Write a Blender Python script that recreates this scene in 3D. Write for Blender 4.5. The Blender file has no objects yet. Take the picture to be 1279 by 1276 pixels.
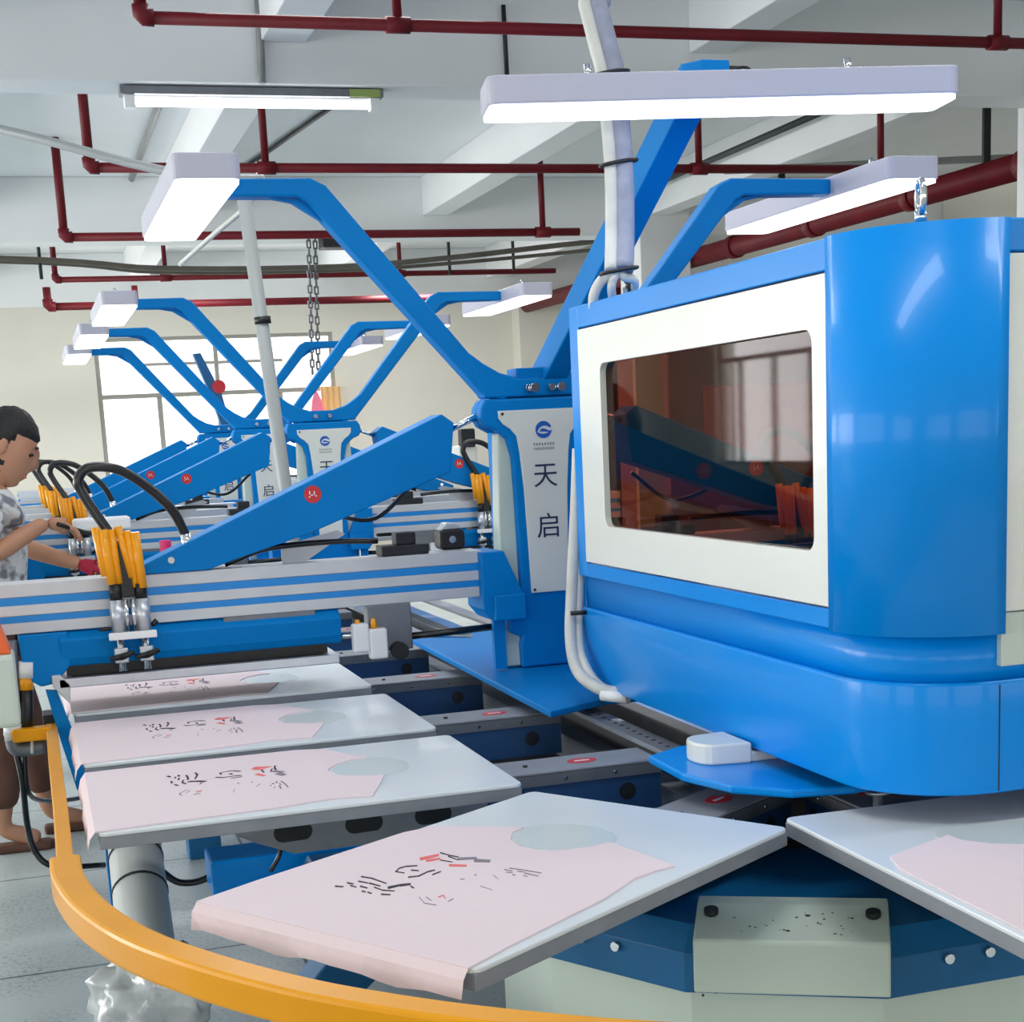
import bpy, bmesh, math, random
from mathutils import Vector, Matrix
random.seed(7)
PI=math.pi; S=bpy.context.scene; C=S.collection

# ------------------------------------------------------------ camera geometry (surveyed from the room's vanishing points)
F_PX,CX,CY,EYE=1900.,640.,900.,1.5
def _d(x,y): return Vector(((x-CX)/F_PX,-(y-CY)/F_PX,-1.))
_Y=_d(35,570).normalized(); _Z=_d(1035,520).cross(_Y).normalized()
if _Z.y<0: _Z=-_Z
_X=_Y.cross(_Z)
RW=Matrix((_X,_Y,_Z))
def at(px,py,x=None,y=None,z=None):
    r=RW@_d(px,py)
    t=x/r.x if x is not None else y/r.y if y is not None else (z-EYE)/r.z
    return Vector((0,0,EYE))+r*t
cam=bpy.data.cameras.new('camera'); co=bpy.data.objects.new('camera',cam); C.objects.link(co)
co.matrix_world=Matrix.Translation((0,0,EYE))@RW.to_4x4()
cam.sensor_fit='HORIZONTAL'; cam.sensor_width=36; cam.lens=36*F_PX/1279
cam.shift_x=(639.5-CX)/1279; cam.shift_y=(CY-638)/1279
cam.clip_start=.02; cam.clip_end=200
S.camera=co

# ------------------------------------------------------------ materials
def srgb(c):
    return tuple(((v/255)/12.92 if v/255<=.04045 else ((v/255+.055)/1.055)**2.4) for v in c)+(1,)
def mat(name,c,rough=.5,metal=0,noise=.0,scale=8,bump=0,coat=0,emit=0,spec=.5):
    m=bpy.data.materials.new(name); m.use_nodes=True; n=m.node_tree; b=n.nodes['Principled BSDF']
    col=srgb(c); b.inputs['Base Color'].default_value=col; b.inputs['Roughness'].default_value=rough
    b.inputs['Metallic'].default_value=metal; b.inputs['Coat Weight'].default_value=coat
    b.inputs['Coat Roughness'].default_value=.06; b.inputs['Specular IOR Level'].default_value=spec
    tc=n.nodes.new('ShaderNodeTexCoord'); nz=n.nodes.new('ShaderNodeTexNoise'); nz.inputs['Scale'].default_value=scale; nz.inputs['Detail'].default_value=6
    n.links.new(tc.outputs['Object'],nz.inputs['Vector'])
    if noise>0:
        r=n.nodes.new('ShaderNodeValToRGB'); e=r.color_ramp.elements
        e[0].position=.3; e[1].position=.7
        e[0].color=tuple(v*(1-noise) for v in col[:3])+(1,); e[1].color=tuple(min(1,v*(1+noise)) for v in col[:3])+(1,)
        n.links.new(nz.outputs['Fac'],r.inputs['Fac']); n.links.new(r.outputs['Color'],b.inputs['Base Color'])
    if bump>0:
        bp=n.nodes.new('ShaderNodeBump'); bp.inputs['Strength'].default_value=bump; bp.inputs['Distance'].default_value=.01
        n.links.new(nz.outputs['Fac'],bp.inputs['Height']); n.links.new(bp.outputs['Normal'],b.inputs['Normal'])
    if emit>0:
        b.inputs['Emission Color'].default_value=(1,1,1,1) if c[0]>240 else col; b.inputs['Emission Strength'].default_value=emit
    return m
M=dict(
 blue=mat('blue_enamel',(0,138,226),.28,0,.03,3,coat=.12,spec=.2),
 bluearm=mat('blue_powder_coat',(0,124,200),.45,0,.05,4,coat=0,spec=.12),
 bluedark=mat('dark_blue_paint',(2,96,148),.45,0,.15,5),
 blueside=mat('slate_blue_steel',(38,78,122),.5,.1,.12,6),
 bluestripe=mat('blue_stripe',(0,134,214),.35),
 conduitdk=mat('dusty_conduit',(84,80,72),.5,.2,.15,6),
 postgrey=mat('pale_grey_post',(158,163,164),.4,0,.04,5),
 cream=mat('cream_enamel',(226,229,221),.3,0,.02,3,coat=.3),
 palegreen=mat('pale_green_enamel',(198,212,200),.45,0,.05,2),
 alu=mat('brushed_aluminium',(196,200,206),.33,.75,.06,20),
 aluflat=mat('matte_aluminium',(200,203,207),.45,.25,.05,12),
 steel=mat('grey_steel',(120,124,130),.45,.5,.15,10),
 armgrey=mat('grey_painted_steel',(138,142,150),.5,.1,.10,14),
 chrome=mat('chrome',(225,228,232),.12,1),
 board=mat('platen_face',(222,228,232),.3,0,.03,5,coat=.15),
 margin=mat('adhesive_glaze',(213,222,221),.25,0,.04,6,coat=.3),
 pink=mat('pale_pink_cotton',(228,211,216),.9,0,.008,60,bump=.04),
 black=mat('black_plastic',(16,17,20),.4),
 rubber=mat('black_rubber',(20,21,24),.3,coat=.2),
 dark=mat('dark_machinery',(28,32,38),.6,0,.3,14),
 yellow=mat('yellow_paint',(236,160,0),.32,0,.05,5,coat=.12,spec=.25),
 amber=mat('orange_yellow_plastic',(248,164,4),.3,coat=.2),
 white=mat('white_plastic',(236,238,240),.4),
 lampw=mat('lamp_housing_white',(182,182,198),.4),
 whitehose=mat('white_hose',(204,205,200),.5,0,.08,20,bump=.2),
 greyfab=mat('grey_fabric_sleeve',(150,156,176),.85,0,.1,30,bump=.5),
 red=mat('red_sticker',(205,38,44),.4),
 coral=mat('coral_ink',(232,110,108),.7),
 ink=mat('black_ink',(34,30,40),.7),
 greyink=mat('grey_ink',(130,124,134),.7),
 sagelogo=mat('blue_logo_ink',(24,92,186),.5),
 navy=mat('navy_ink',(38,50,84),.5),
 redpipe=mat('maroon_pipe_paint',(100,18,28),.5,0,.15,5,spec=.25),
 greypipe=mat('grey_conduit',(140,142,142),.5,.1,.1,8),
 pvc=mat('grey_pvc',(206,211,209),.4,0,.05,4),
 film=mat('plastic_film',(178,184,186),.22,0,.1,10,bump=.6),
 wall=mat('wall_plaster',(216,212,201),.85,0,.02,1.5),
 ceil=mat('ceiling_plaster',(236,238,240),.85,0,.02,1.2),
 beam=mat('beam_plaster',(230,232,233),.8,0,.02,1.2),
 frame=mat('window_frame_metal',(150,150,142),.5,.2),
 skin=mat('skin',(184,134,106),.55,0,.05,20),
 hair=mat('black_hair',(18,16,17),.6,0,.3,80,bump=.5),
 trouser=mat('brown_trousers',(98,66,54),.85,0,.1,20),
 glove=mat('crimson_glove',(170,28,60),.75),
 lampon=mat('lit_diffuser',(255,255,255),.5,emit=2.6),
 tubeon=mat('lit_tube',(255,255,255),.5,emit=6),
)
# two-tone shirt
m=mat('printed_shirt',(226,226,228),.85); n=m.node_tree; b=n.nodes['Principled BSDF']
vz=n.nodes.new('ShaderNodeTexNoise'); vz.inputs['Scale'].default_value=14; tc=n.nodes.new('ShaderNodeTexCoord'); n.links.new(tc.outputs['Object'],vz.inputs['Vector'])
rp=n.nodes.new('ShaderNodeValToRGB'); rp.color_ramp.elements[0].position=.36; rp.color_ramp.elements[0].color=srgb((126,128,140)); rp.color_ramp.elements[1].position=.46; rp.color_ramp.elements[1].color=srgb((226,227,228))
n.links.new(vz.outputs['Fac'],rp.inputs['Fac']); n.links.new(rp.outputs['Color'],b.inputs['Base Color']); M['shirt']=m
# speckled floor tiles with dark joints
m=mat('terrazzo_tile',(150,158,160),.35); n=m.node_tree; b=n.nodes['Principled BSDF']
tc=n.nodes.new('ShaderNodeTexCoord'); mp=n.nodes.new('ShaderNodeMapping'); mp.inputs['Location'].default_value=(.47,-.12,0)
br=n.nodes.new('ShaderNodeTexBrick'); br.offset=0; br.inputs['Scale'].default_value=1; br.inputs['Brick Width'].default_value=1.1; br.inputs['Row Height'].default_value=1.1
br.inputs['Mortar Size'].default_value=.006; br.inputs['Mortar Smooth'].default_value=.1
br.inputs['Mortar'].default_value=srgb((84,90,92))
nz=n.nodes.new('ShaderNodeTexNoise'); nz.inputs['Scale'].default_value=70; nz.inputs['Detail'].default_value=5
nb=n.nodes.new('ShaderNodeTexNoise'); nb.inputs['Scale'].default_value=2.2; nb.inputs['Detail'].default_value=8
mx=n.nodes.new('ShaderNodeMath'); mx.operation='ADD'
r=n.nodes.new('ShaderNodeValToRGB'); r.color_ramp.elements[0].position=.8; r.color_ramp.elements[0].color=srgb((136,146,147)); r.color_ramp.elements[1].position=1.2; r.color_ramp.elements[1].color=srgb((176,186,185))
r.color_ramp.elements[1].position=1.0; r.color_ramp.elements[0].position=.72
L=n.links.new
L(tc.outputs['Object'],mp.inputs['Vector']); L(mp.outputs['Vector'],br.inputs['Vector']); L(tc.outputs['Object'],nz.inputs['Vector']); L(tc.outputs['Object'],nb.inputs['Vector'])
L(nz.outputs['Fac'],mx.inputs[0]); L(nb.outputs['Fac'],mx.inputs[1]); L(mx.outputs[0],r.inputs['Fac'])
L(r.outputs['Color'],br.inputs['Color1']); L(r.outputs['Color'],br.inputs['Color2']); L(br.outputs['Color'],b.inputs['Base Color']); M['floor']=m
# tinted acrylic
m=bpy.data.materials.new('orange_tinted_acrylic'); m.use_nodes=True; n=m.node_tree; n.nodes.clear()
o=n.nodes.new('ShaderNodeOutputMaterial'); ms=n.nodes.new('ShaderNodeMixShader'); t=n.nodes.new('ShaderNodeBsdfTransparent'); g=n.nodes.new('ShaderNodeBsdfGlossy'); fr=n.nodes.new('ShaderNodeFresnel')
t.inputs[0].default_value=srgb((218,158,140)); g.inputs['Roughness'].default_value=.03; fr.inputs['IOR'].default_value=1.22
ge=n.nodes.new('ShaderNodeNewGeometry'); iv=n.nodes.new('ShaderNodeMath'); iv.operation='SUBTRACT'; iv.inputs[0].default_value=1; n.links.new(ge.outputs['Backfacing'],iv.inputs[1]); mu=n.nodes.new('ShaderNodeMath'); mu.operation='MULTIPLY'; n.links.new(fr.outputs[0],mu.inputs[0]); n.links.new(iv.outputs[0],mu.inputs[1]); n.links.new(mu.outputs[0],ms.inputs[0]); n.links.new(t.outputs[0],ms.inputs[1]); n.links.new(g.outputs[0],ms.inputs[2]); n.links.new(ms.outputs[0],o.inputs[0]); M['acrylic']=m
m=bpy.data.materials.new('window_glass'); m.use_nodes=True; n=m.node_tree; n.nodes.clear()
o=n.nodes.new('ShaderNodeOutputMaterial'); ms=n.nodes.new('ShaderNodeMixShader'); t=n.nodes.new('ShaderNodeBsdfTransparent'); g=n.nodes.new('ShaderNodeBsdfGlossy'); ms.inputs[0].default_value=.05
g.inputs['Roughness'].default_value=.02
n.links.new(t.outputs[0],ms.inputs[1]); n.links.new(g.outputs[0],ms.inputs[2]); n.links.new(ms.outputs[0],o.inputs[0]); M['glass']=m

# ------------------------------------------------------------ mesh builders
class MB:
    def __init__(s): s.bm=bmesh.new(); s.mi=0
    def face(s,vs):
        try: f=s.bm.faces.new(vs); f.material_index=s.mi; return f
        except ValueError: return None
    def box(s,x0,x1,y0,y1,z0,z1):
        v=[s.bm.verts.new((x,y,z)) for z in (z0,z1) for x,y in ((x0,y0),(x1,y0),(x1,y1),(x0,y1))]
        for q in ((3,2,1,0),(4,5,6,7),(0,1,5,4),(1,2,6,5),(2,3,7,6),(3,0,4,7)): s.face([v[i] for i in q])
        return s
    def prism(s,pts,a,b,axis='z'):
        # pts: 2-D outline; extruded from a to b along the axis ('z': (x,y), 'y': (x,z), 'x': (y,z))
        f={'z':lambda p,k:(p[0],p[1],k),'y':lambda p,k:(p[0],k,p[1]),'x':lambda p,k:(k,p[0],p[1])}[axis]
        A=[s.bm.verts.new(f(p,a)) for p in pts]; B=[s.bm.verts.new(f(p,b)) for p in pts]
        s.face(A[::-1]); s.face(B); n=len(pts)
        for i in range(n): s.face([A[i],A[(i+1)%n],B[(i+1)%n],B[i]])
        return s
    def tube(s,path,r,n=10,cap=True):
        P=[Vector(p) for p in path]; rings=[]; up=None
        for i,p in enumerate(P):
            d=((P[min(i+1,len(P)-1)]-p).normalized()+(p-P[max(i-1,0)]).normalized())
            if d.length<1e-6: d=P[min(i+1,len(P)-1)]-P[max(i-1,0)]
            d.normalize()
            if up is None: up=Vector((0,0,1)) if abs(d.z)<.9 else Vector((1,0,0))
            u=(up-d*up.dot(d)).normalized(); w=d.cross(u); up=u
            rr=r[i] if isinstance(r,(list,tuple)) else r
            rings.append([s.bm.verts.new(p+(u*math.cos(2*PI*k/n)+w*math.sin(2*PI*k/n))*rr) for k in range(n)])
        for a,b in zip(rings,rings[1:]):
            for k in range(n):
                f=s.face([a[k],a[(k+1)%n],b[(k+1)%n],b[k]])
                if f: f.smooth=True
        if cap: s.face(rings[0][::-1]); s.face(rings[-1])
        return s
    def cyl(s,p0,p1,r,n=16): return s.tube([p0,p1],r,n)
    def ring(s,outer,inner,a,b,axis):
        # flat panel with an opening: outer and inner outlines with equal point counts
        f={'z':lambda p,k:(p[0],p[1],k),'y':lambda p,k:(p[0],k,p[1]),'x':lambda p,k:(k,p[0],p[1])}[axis]
        O=[[s.bm.verts.new(f(p,k)) for p in outer] for k in (a,b)]; I=[[s.bm.verts.new(f(p,k)) for p in inner] for k in (a,b)]
        n=len(outer)
        for i in range(n):
            j=(i+1)%n
            s.face([O[0][i],O[0][j],I[0][j],I[0][i]]); s.face([O[1][j],O[1][i],I[1][i],I[1][j]])
            s.face([O[0][j],O[0][i],O[1][i],O[1][j]]); s.face([I[0][i],I[0][j],I[1][j],I[1][i]])
        return s
    def wall(s,pts,z0,z1,t):
        # vertical strip following an open plan path, thickness t to the right-hand side of travel
        P=[Vector((p[0],p[1])) for p in pts]; N=[]
        for i,p in enumerate(P):
            d=(P[min(i+1,len(P)-1)]-P[max(i-1,0)]).normalized(); N.append(Vector((d.y,-d.x)))
        cols=[]
        for p,nn in zip(P,N):
            q=p+nn*t; cols.append([s.bm.verts.new(v) for v in ((p.x,p.y,z0),(p.x,p.y,z1),(q.x,q.y,z1),(q.x,q.y,z0))])
        for a,b in zip(cols,cols[1:]):
            for k in range(4): 
                f=s.face([a[k],b[k],b[(k+1)%4],a[(k+1)%4]])
                if f and len(P)>4 and k in (0,2): f.smooth=True
        s.face(cols[0]); s.face(cols[-1][::-1]); return s
    def use(s,i): s.mi=i; return s
    def build(s,name,mats,parent=None,bevel=0,loc=None,seg=2,smooth=False,sub=0):
        bmesh.ops.recalc_face_normals(s.bm,faces=s.bm.faces[:])
        me=bpy.data.meshes.new(name)
        if smooth:
            for f in s.bm.faces: f.smooth=True
        s.bm.to_mesh(me); s.bm.free()
        for k in (mats if isinstance(mats,(list,tuple)) else [mats]): me.materials.append(M[k] if isinstance(k,str) else k)
        o=bpy.data.objects.new(name,me); C.objects.link(o)
        if parent: o.parent=parent
        if loc is not None: o.location=loc
        if bevel:
            b=o.modifiers.new('bevel','BEVEL'); b.width=bevel; b.segments=seg; b.limit_method='ANGLE'; b.angle_limit=math.radians(40)
            b.harden_normals=False
        if sub: k=o.modifiers.new('sub','SUBSURF'); k.levels=sub; k.render_levels=sub
        return o
def tag(o,label=None,cat=None,group=None,kind=None):
    if label: o['label']=label
    if cat: o['category']=cat
    if group: o['group']=group
    if kind: o['kind']=kind
    return o
def empty(name,loc,rz=0,label=None,cat=None,group=None):
    o=bpy.data.objects.new(name,None); C.objects.link(o); o.location=loc; o.rotation_euler=(0,0,rz); o.empty_display_size=.1
    return tag(o,label,cat,group)
KIDS={}
def copy_tree(o,parent=None):
    c=o.copy(); C.objects.link(c)
    if parent: c.parent=parent
    for ch in list(CH(o)): copy_tree(ch,c)
    return c
def CH(o): return [k for k in bpy.data.objects if k.parent==o]
def struct(name,mb,m,bevel=0): return tag(mb.build(name,m,None,bevel),kind='structure')
def spline(pts,n=8):
    P=[Vector(p) for p in pts]; P=[P[0]*2-P[1]]+P+[P[-1]*2-P[-2]]; out=[]
    for i in range(1,len(P)-2):
        a,b,c,d=P[i-1:i+3]
        for k in range(n):
            t=k/n; out.append(.5*((2*b)+(c-a)*t+(2*a-5*b+4*c-d)*t*t+(3*b-a-3*c+d)*t**3))
    out.append(P[-2]); return out
def rrect(x0,x1,y0,y1,r,n=6):
    out=[]
    for cx,cy,a in ((x1-r,y1-r,0),(x0+r,y1-r,90),(x0+r,y0+r,180),(x1-r,y0+r,270)):
        for k in range(n+1):
            t=math.radians(a+90*k/n); out.append((cx+r*math.cos(t),cy+r*math.sin(t)))
    return out
def prect(x0,x1,y0,y1,n=6):
    # sharp rectangle with the same number of points as rrect
    out=[]
    for cx,cy in ((x1,y1),(x0,y1),(x0,y0),(x1,y0)): out+= [(cx,cy)]*(n+1)
    e=1e-5; return [(x+e*((i%7)-3)*(1 if 0 else 0),y) for i,(x,y) in enumerate(out)]

# ============================================================ THE ROOM
ZS,ZB,ZY=4.1,3.5,3.72
XL,XR,YN,YF=-7.,10.2,-6.,21.6
struct('floor',MB().box(XL-.3,XR+.3,YN-.3,26.3,-.1,0),'floor')
struct('ceiling',MB().box(XL-.3,XR+.3,YN-.3,26.3,ZS,ZS+.2),'ceil')
k=0
for y in (2.2,9.08,15.75,YF-.02):
    k+=1; struct('trim_%d'%k,MB().box(XL,XR,y,y+.34,ZB if y<21 else 3.42,ZS),'beam',.01)
for i,x in enumerate((-.85,1.48,4.1,6.5)):
    for j,(a,b) in enumerate(((2.54,9.08),(9.42,15.75),(16.09,YF-.02))):
        k+=1; struct('trim_%d'%k,MB().box(x,x+.26,a,b,ZY if x<6 else 3.68,ZS),'beam',.008)
# columns of the right-hand column row
k+=1; struct('trim_%d'%k,MB().box(6.42,7.0,15.6,16.2,0,ZS),'beam',.01)
k+=1; struct('trim_%d'%k,MB().box(6.74,7.4,8.95,9.5,0,ZS),'beam',.01)
# far wall with its window opening
wx0,wx1,wz0,wz1=.98,4.22,1.0,3.0
xe=7.75
struct('wall_back',MB().box(XL,wx0,YF,YF+.25,0,ZS).box(wx1,xe,YF,YF+.25,0,ZS).box(wx0,wx1,YF,YF+.25,0,wz0).box(wx0,wx1,YF,YF+.25,wz1,ZS).box(xe,XR,26,26.25,0,ZS).box(xe-.2,xe,YF+.25,26,0,ZS),'wall')
k+=1; struct('trim_%d'%k,MB().box(6.85,7.75,YF-.35,YF,0,3.42),'wall',.01)
w=tag(empty('window_1',(0,0,0)),kind='structure')
fr=MB()
for x in (wx0,wx1-.06): fr.box(x,x+.06,YF+.02,YF+.1,wz0,wz1)
for z in (wz0,2.2,wz1-.05): fr.box(wx0+.06,wx1-.06,YF+.02,YF+.1,z,z+.06)
for x in (1.75,2.55,3.4): fr.box(x,x+.07,YF+.03,YF+.09,wz0+.06,2.2)
fr.box(2.56,2.62,YF+.03,YF+.09,2.26,wz1-.05)
fr.box(1.6,3.5,YF+.01,YF+.05,2.62,2.66)
fr.build('window_frame','frame',w,.004)
MB().box(wx0+.03,wx1-.03,YF+.06,YF+.066,wz0+.03,wz1-.03).build('window_pane','glass',w)
# side walls: left wall and near wall have window openings, right wall is solid
def wall_windows(name,fix,a0,a1,holes,z0,z1,axis):
    m=MB(); 
    def bx(p,q,za,zb):
        if q-p<1e-4: return
        if axis=='x': m.box(fix-.25,fix,p,q,za,zb)
        else: m.box(p,q,fix-.25,fix,za,zb)
    bx(a0,a1,0,z0); bx(a0,a1,z1,ZS); c=a0
    for p,q in holes: bx(c,p,z0,z1); c=q
    bx(c,a1,z0,z1); struct(name,m,'wall')
hl=[(-4.5,-1.),(0.2,4.2),(5.2,9.),(10,14.2),(15.4,20)]
wall_windows('wall_left',XL,YN,26,hl,.9,3.1,'x')
hn=[(-5.5,-1.5),(-.5,3.5),(4.5,8.5)]
wall_windows('wall_near',YN,XL,XR,hn,.9,3.1,'y')
struct('wall_right',MB().box(XR,XR+.25,YN,26,0,ZS),'wall')
n_=1
def side_window(a,b,axis,fix):
    global n_; n_+=1
    w=tag(empty('window_%d'%n_,(0,0,0)),kind='structure'); f=MB()
    def bx(m,p,q,za,zb,d0=-.15,d1=-.08):
        if axis=='x': m.box(fix+d0,fix+d1,p,q,za,zb)
        else: m.box(p,q,fix+d0,fix+d1,za,zb)
    for x in (a,b-.06): bx(f,x,x+.06,.9,3.1)
    for z in (.9,2.3,3.04): bx(f,a+.06,b-.06,z,z+.06)
    c=a+1
    while c<b-.5: bx(f,c,c+.05,.96,2.3); c+=1
    f.build('window_frame','frame',w)
    g=MB(); bx(g,a+.03,b-.03,.93,3.07,-.118,-.112); g.build('window_pane','glass',w)
for a,b in hl: side_window(a,b,'x',XL)
for a,b in hn: side_window(a,b,'y',YN)

# ------------------------------------------------------------ sprinkler pipes, conduits
def elbow_pipe(px0,px1,py0,py1,z,r,label,up_left=True,drops=(),top=ZS,group='red sprinkler pipes',x1=None):
    a=at(px0,py0,z=z); b=at(px1,py1,z=z); y=(a.y+b.y)/2
    A=Vector((a.x,y,z)); B=Vector((b.x if x1 is None else x1,y,z))
    t=empty('sprinkler_pipe',(A.x,y,z),0,label,'pipe',group)
    o=Vector((A.x,y,z))
    m=MB(); L_=B-A
    m.cyl((0,0,0),tuple(L_),r,14)
    m.build('pipe_run','redpipe',t)
    if up_left:
        MB().cyl((0,0,0),(-.0,0,top-z),r,14).build('pipe_riser','redpipe',t)
        MB().tube([(r*1.9,0,0),(r*.6,0,0),(0,0,r*.6),(0,0,r*1.9)],r*1.35,14).build('pipe_elbow','redpipe',t)
    for px in drops:
        X=at(px,py0+(py1-py0)*(px-px0)/(px1-px0),y=y).x-A.x
        MB().cyl((X,0,0),(X,0,top-z),r*.8,12).build('pipe_riser','redpipe',t)
        MB().cyl((X-r*2,0,0),(X+r*2,0,0),r*1.35,14).build('pipe_collar','redpipe',t)
    return t
elbow_pipe(175,1279,27,50,3.3,.027,'long maroon pipe across the ceiling bay nearest the camera, above the big lamp',drops=(497,1246),x1=7.)
elbow_pipe(112,903,208,212,3.3,.032,'maroon pipe running behind the nearest left lamp, second from the camera',drops=(332,873,1100),x1=6.2)
elbow_pipe(80,900,298,286,3.3,.036,'maroon pipe just under the second ceiling beam, third from the camera',drops=(678,),top=4.1,x1=5.1)
t=elbow_pipe(70,640,346,342,3.3,.03,'thin dark maroon pipe below the black conduits, fourth from the camera',drops=(207,500),x1=6.0)
elbow_pipe(60,640,385,368,3.2,.045,'maroon pipe against the far wall above the window, farthest from the camera',drops=(170,),top=3.42,x1=6.6)
# big pipe along the right side
t=empty('water_main_pipe',(7.3,9.0,3.26),0,'thick maroon pipe slanting away above the white panelled cabinet','pipe','')
m=MB(); m.cyl((0,0,0),(-.33,12.2,0),.1,18); m.build('pipe_run','redpipe',t)
for yy in (1.1,2.6,4.2,5.8): MB().cyl((-.027*yy,yy-.06,0),(-.027*(yy+.12),yy+.06,0),.118,18).build('pipe_coupling','redpipe',t)
for yy in (1.6,4.8): MB().box(-.03-.027*yy,.03-.027*yy,yy,yy+.03,.09,ZS-3.26).build('pipe_hanger','dark',t)
tag(MB().tube(spline([(7.9,21.3,0.02),(7.9,21.3,2.4),(7.95,21.3,3.2),(8.3,21.3,3.4),(9.4,21.3,3.45)]),.13,16).build('standpipe','redpipe'),'dark maroon standpipe rising in the shadowy corner right of the far wall','pipe')
# black conduits strung across the third bay
def cable(name,pts,r,m_,label,cat,group=None,n=6):
    return tag(MB().tube(spline(pts,n),r,8).build(name,m_),label,cat,group)
cable('cable_tray_tube',[Vector((-6.99,16.6,3.7)),at(-20,322,y=16.6),at(200,335,y=16.6),at(420,333,y=16.6),at(560,322,y=16.4),at(700,306,y=16.2),at(860,290,y=15.9)],.028,'conduitdk','upper dark conduit strung across the third ceiling bay','conduit')
cable('cable_tray_tube',[Vector((-6.99,16.9,3.66)),at(-20,326,y=16.9),at(200,340,y=16.9),at(420,338,y=16.9),at(560,329,y=16.7),at(700,316,y=16.5),at(860,300,y=16.1)],.02,'conduitdk','lower grey conduit strung just under the upper dark one','conduit')
cable('cable_tray_tube',[at(905,213,y=12),at(1000,209,y=12),at(1080,205,y=11.8),at(1262,197,y=11.6)],.03,'greypipe','grey conduit running right from the end of the second maroon pipe','conduit')
for px,y0,label in ((48,310,'leftmost'),(640,300,'rightmost'),(560,305,'middle')):
    a=at(px,y0,y=16.75); b=at(px,y0+26,y=16.75)
    tag(MB().cyl((a.x,16.75,ZS),(a.x,16.75,b.z-.1),.018,8).build('hanger_rod','dark'),label+' thin dark rod holding up the conduits of the third bay','hanger rod','conduit hanger rods')
for (px0,py0,px1,py1,lab,mm,rr) in ((323,0,328,104,'light grey conduit crossing down the beam face above the batten lamp','greypipe',.022),(629,0,634,96,'dark grey conduit running down the nearest beam face left of the white duct','dark',.014)):
    a=at(px0,py0,y=9.04); b=at(px1,py1,y=9.04)
    tag(MB().cyl((a.x,9.05,3.95),(b.x,9.05,b.z),rr,10).build('conduit',mm),lab,'conduit')
# conduits on the slab running away between the secondary beams
tag(MB().cyl((1.22,9.45,4.07),(1.22,15.7,4.07),.03,8).build('conduit','greypipe'),'grey conduit along the slab left of the second-bay beam','conduit')
tag(MB().cyl((2.9,9.45,4.07),(2.15,15.7,4.07),.02,8).build('conduit','dark'),'thin dark conduit slanting over the slab above the bent blue arm','conduit')
tag(MB().cyl((6.35,9.45,3.9),(6.35,15.5,3.9),.03,8).build('conduit','dark'),'dark conduit hugging the beam at upper right behind the big lamp','conduit')
# white flexible conduit from upper left to the post
cable('cable_sheath',[at(-330,95,y=8.4),at(-120,135,y=7.9),at(-20,157,y=7.6),at(60,176,y=7.4),at(160,203,y=7.2),at(250,221,y=7),at(330,224,y=6.9)],.02,'postgrey','pale conduit sagging from the left edge toward the nearest left lamp','cable')
cable('cable_sheath',[at(325,238,y=6.5),at(300,265,y=6.7),at(268,292,y=6.9),at(225,330,y=7.4)],.011,'whitehose','white cable drooping from behind the nearest left lamp','cable')
# slanting white post
a=at(305,250,y=5.45); b=at(357,612,y=5.45)
t=empty('conduit_post',(b.x+.09,5.45,0),0,'tall pale grey post leaning behind the diagonal blue brace','post')
o=Vector(t.location); top=Vector(at(303,236,y=5.45))
MB().cyl((0,0,0),tuple(top-o),.024,14).build('post','postgrey',t)
q=at(328,400,y=5.45)-o; dr=(top-o).normalized()*.012
MB().cyl(tuple(q-dr),tuple(q+dr),.029,14).build('clamp_band','black',t)
# hoist chain
def chain(px0,py0,px1,py1,y,label):
    a=at(px0,py0,y=y); b=at(px1,py1,y=y); m=MB(); a.z=3.5; k=int((a-b).length/.07)
    for i in range(k):
        c=a.lerp(b,i/k); w=.018 if i%2 else .004; d=.004 if i%2 else .018
        m.tube([c+Vector((-w,-d,0)),c+Vector((-w*.9,-d*.9,-.065)),c+Vector((w*.9,d*.9,-.065)),c+Vector((w,d,0)),c+Vector((-w,-d,0))],.012,5,False)
    return tag(m.build('hoist_chain','steel'),label,'chain','hoist chains in front of the window')
chain(386,307,390,468,15.3,'left of two dark hoist chains hanging before the far window')
chain(394,307,398,480,15.35,'right of two dark hoist chains hanging before the far window')
tag(MB().box(2.95,3.3,15.25,15.5,3.36,3.495).build('chain_hoist','dark',None,.01),'dark chain hoist hanging under the beam at the chains\' top','hoist')
# batten lamp under the first beam
a=at(152,118,z=3.42); b=at(490,118,z=3.42)
t=empty('batten_lamp',((a.x+b.x)/2,9.2,3.42),0,'long bare fluorescent batten hanging under the nearest ceiling beam','lamp'); hw=(b.x-a.x)/2
MB().box(-hw,hw,-.06,.06,.03,.075).build('housing','steel',t,.004)
MB().cyl((-hw+.08,-.02,-.005),(hw-.08,-.02,-.005),.026,14).build('lamp_tube','tubeon',t)
for s_ in (-1,1): MB().box(s_*(hw-.05)-.03,s_*(hw-.05)+.03,-.05,.02,-.04,.03).build('lamp_holder','white',t,.005)
MB().box(hw-.2,hw-.02,-.062,-.03,.03,.072).build('end_label',mat('green_label',(150,172,96),.6),t)

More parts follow.
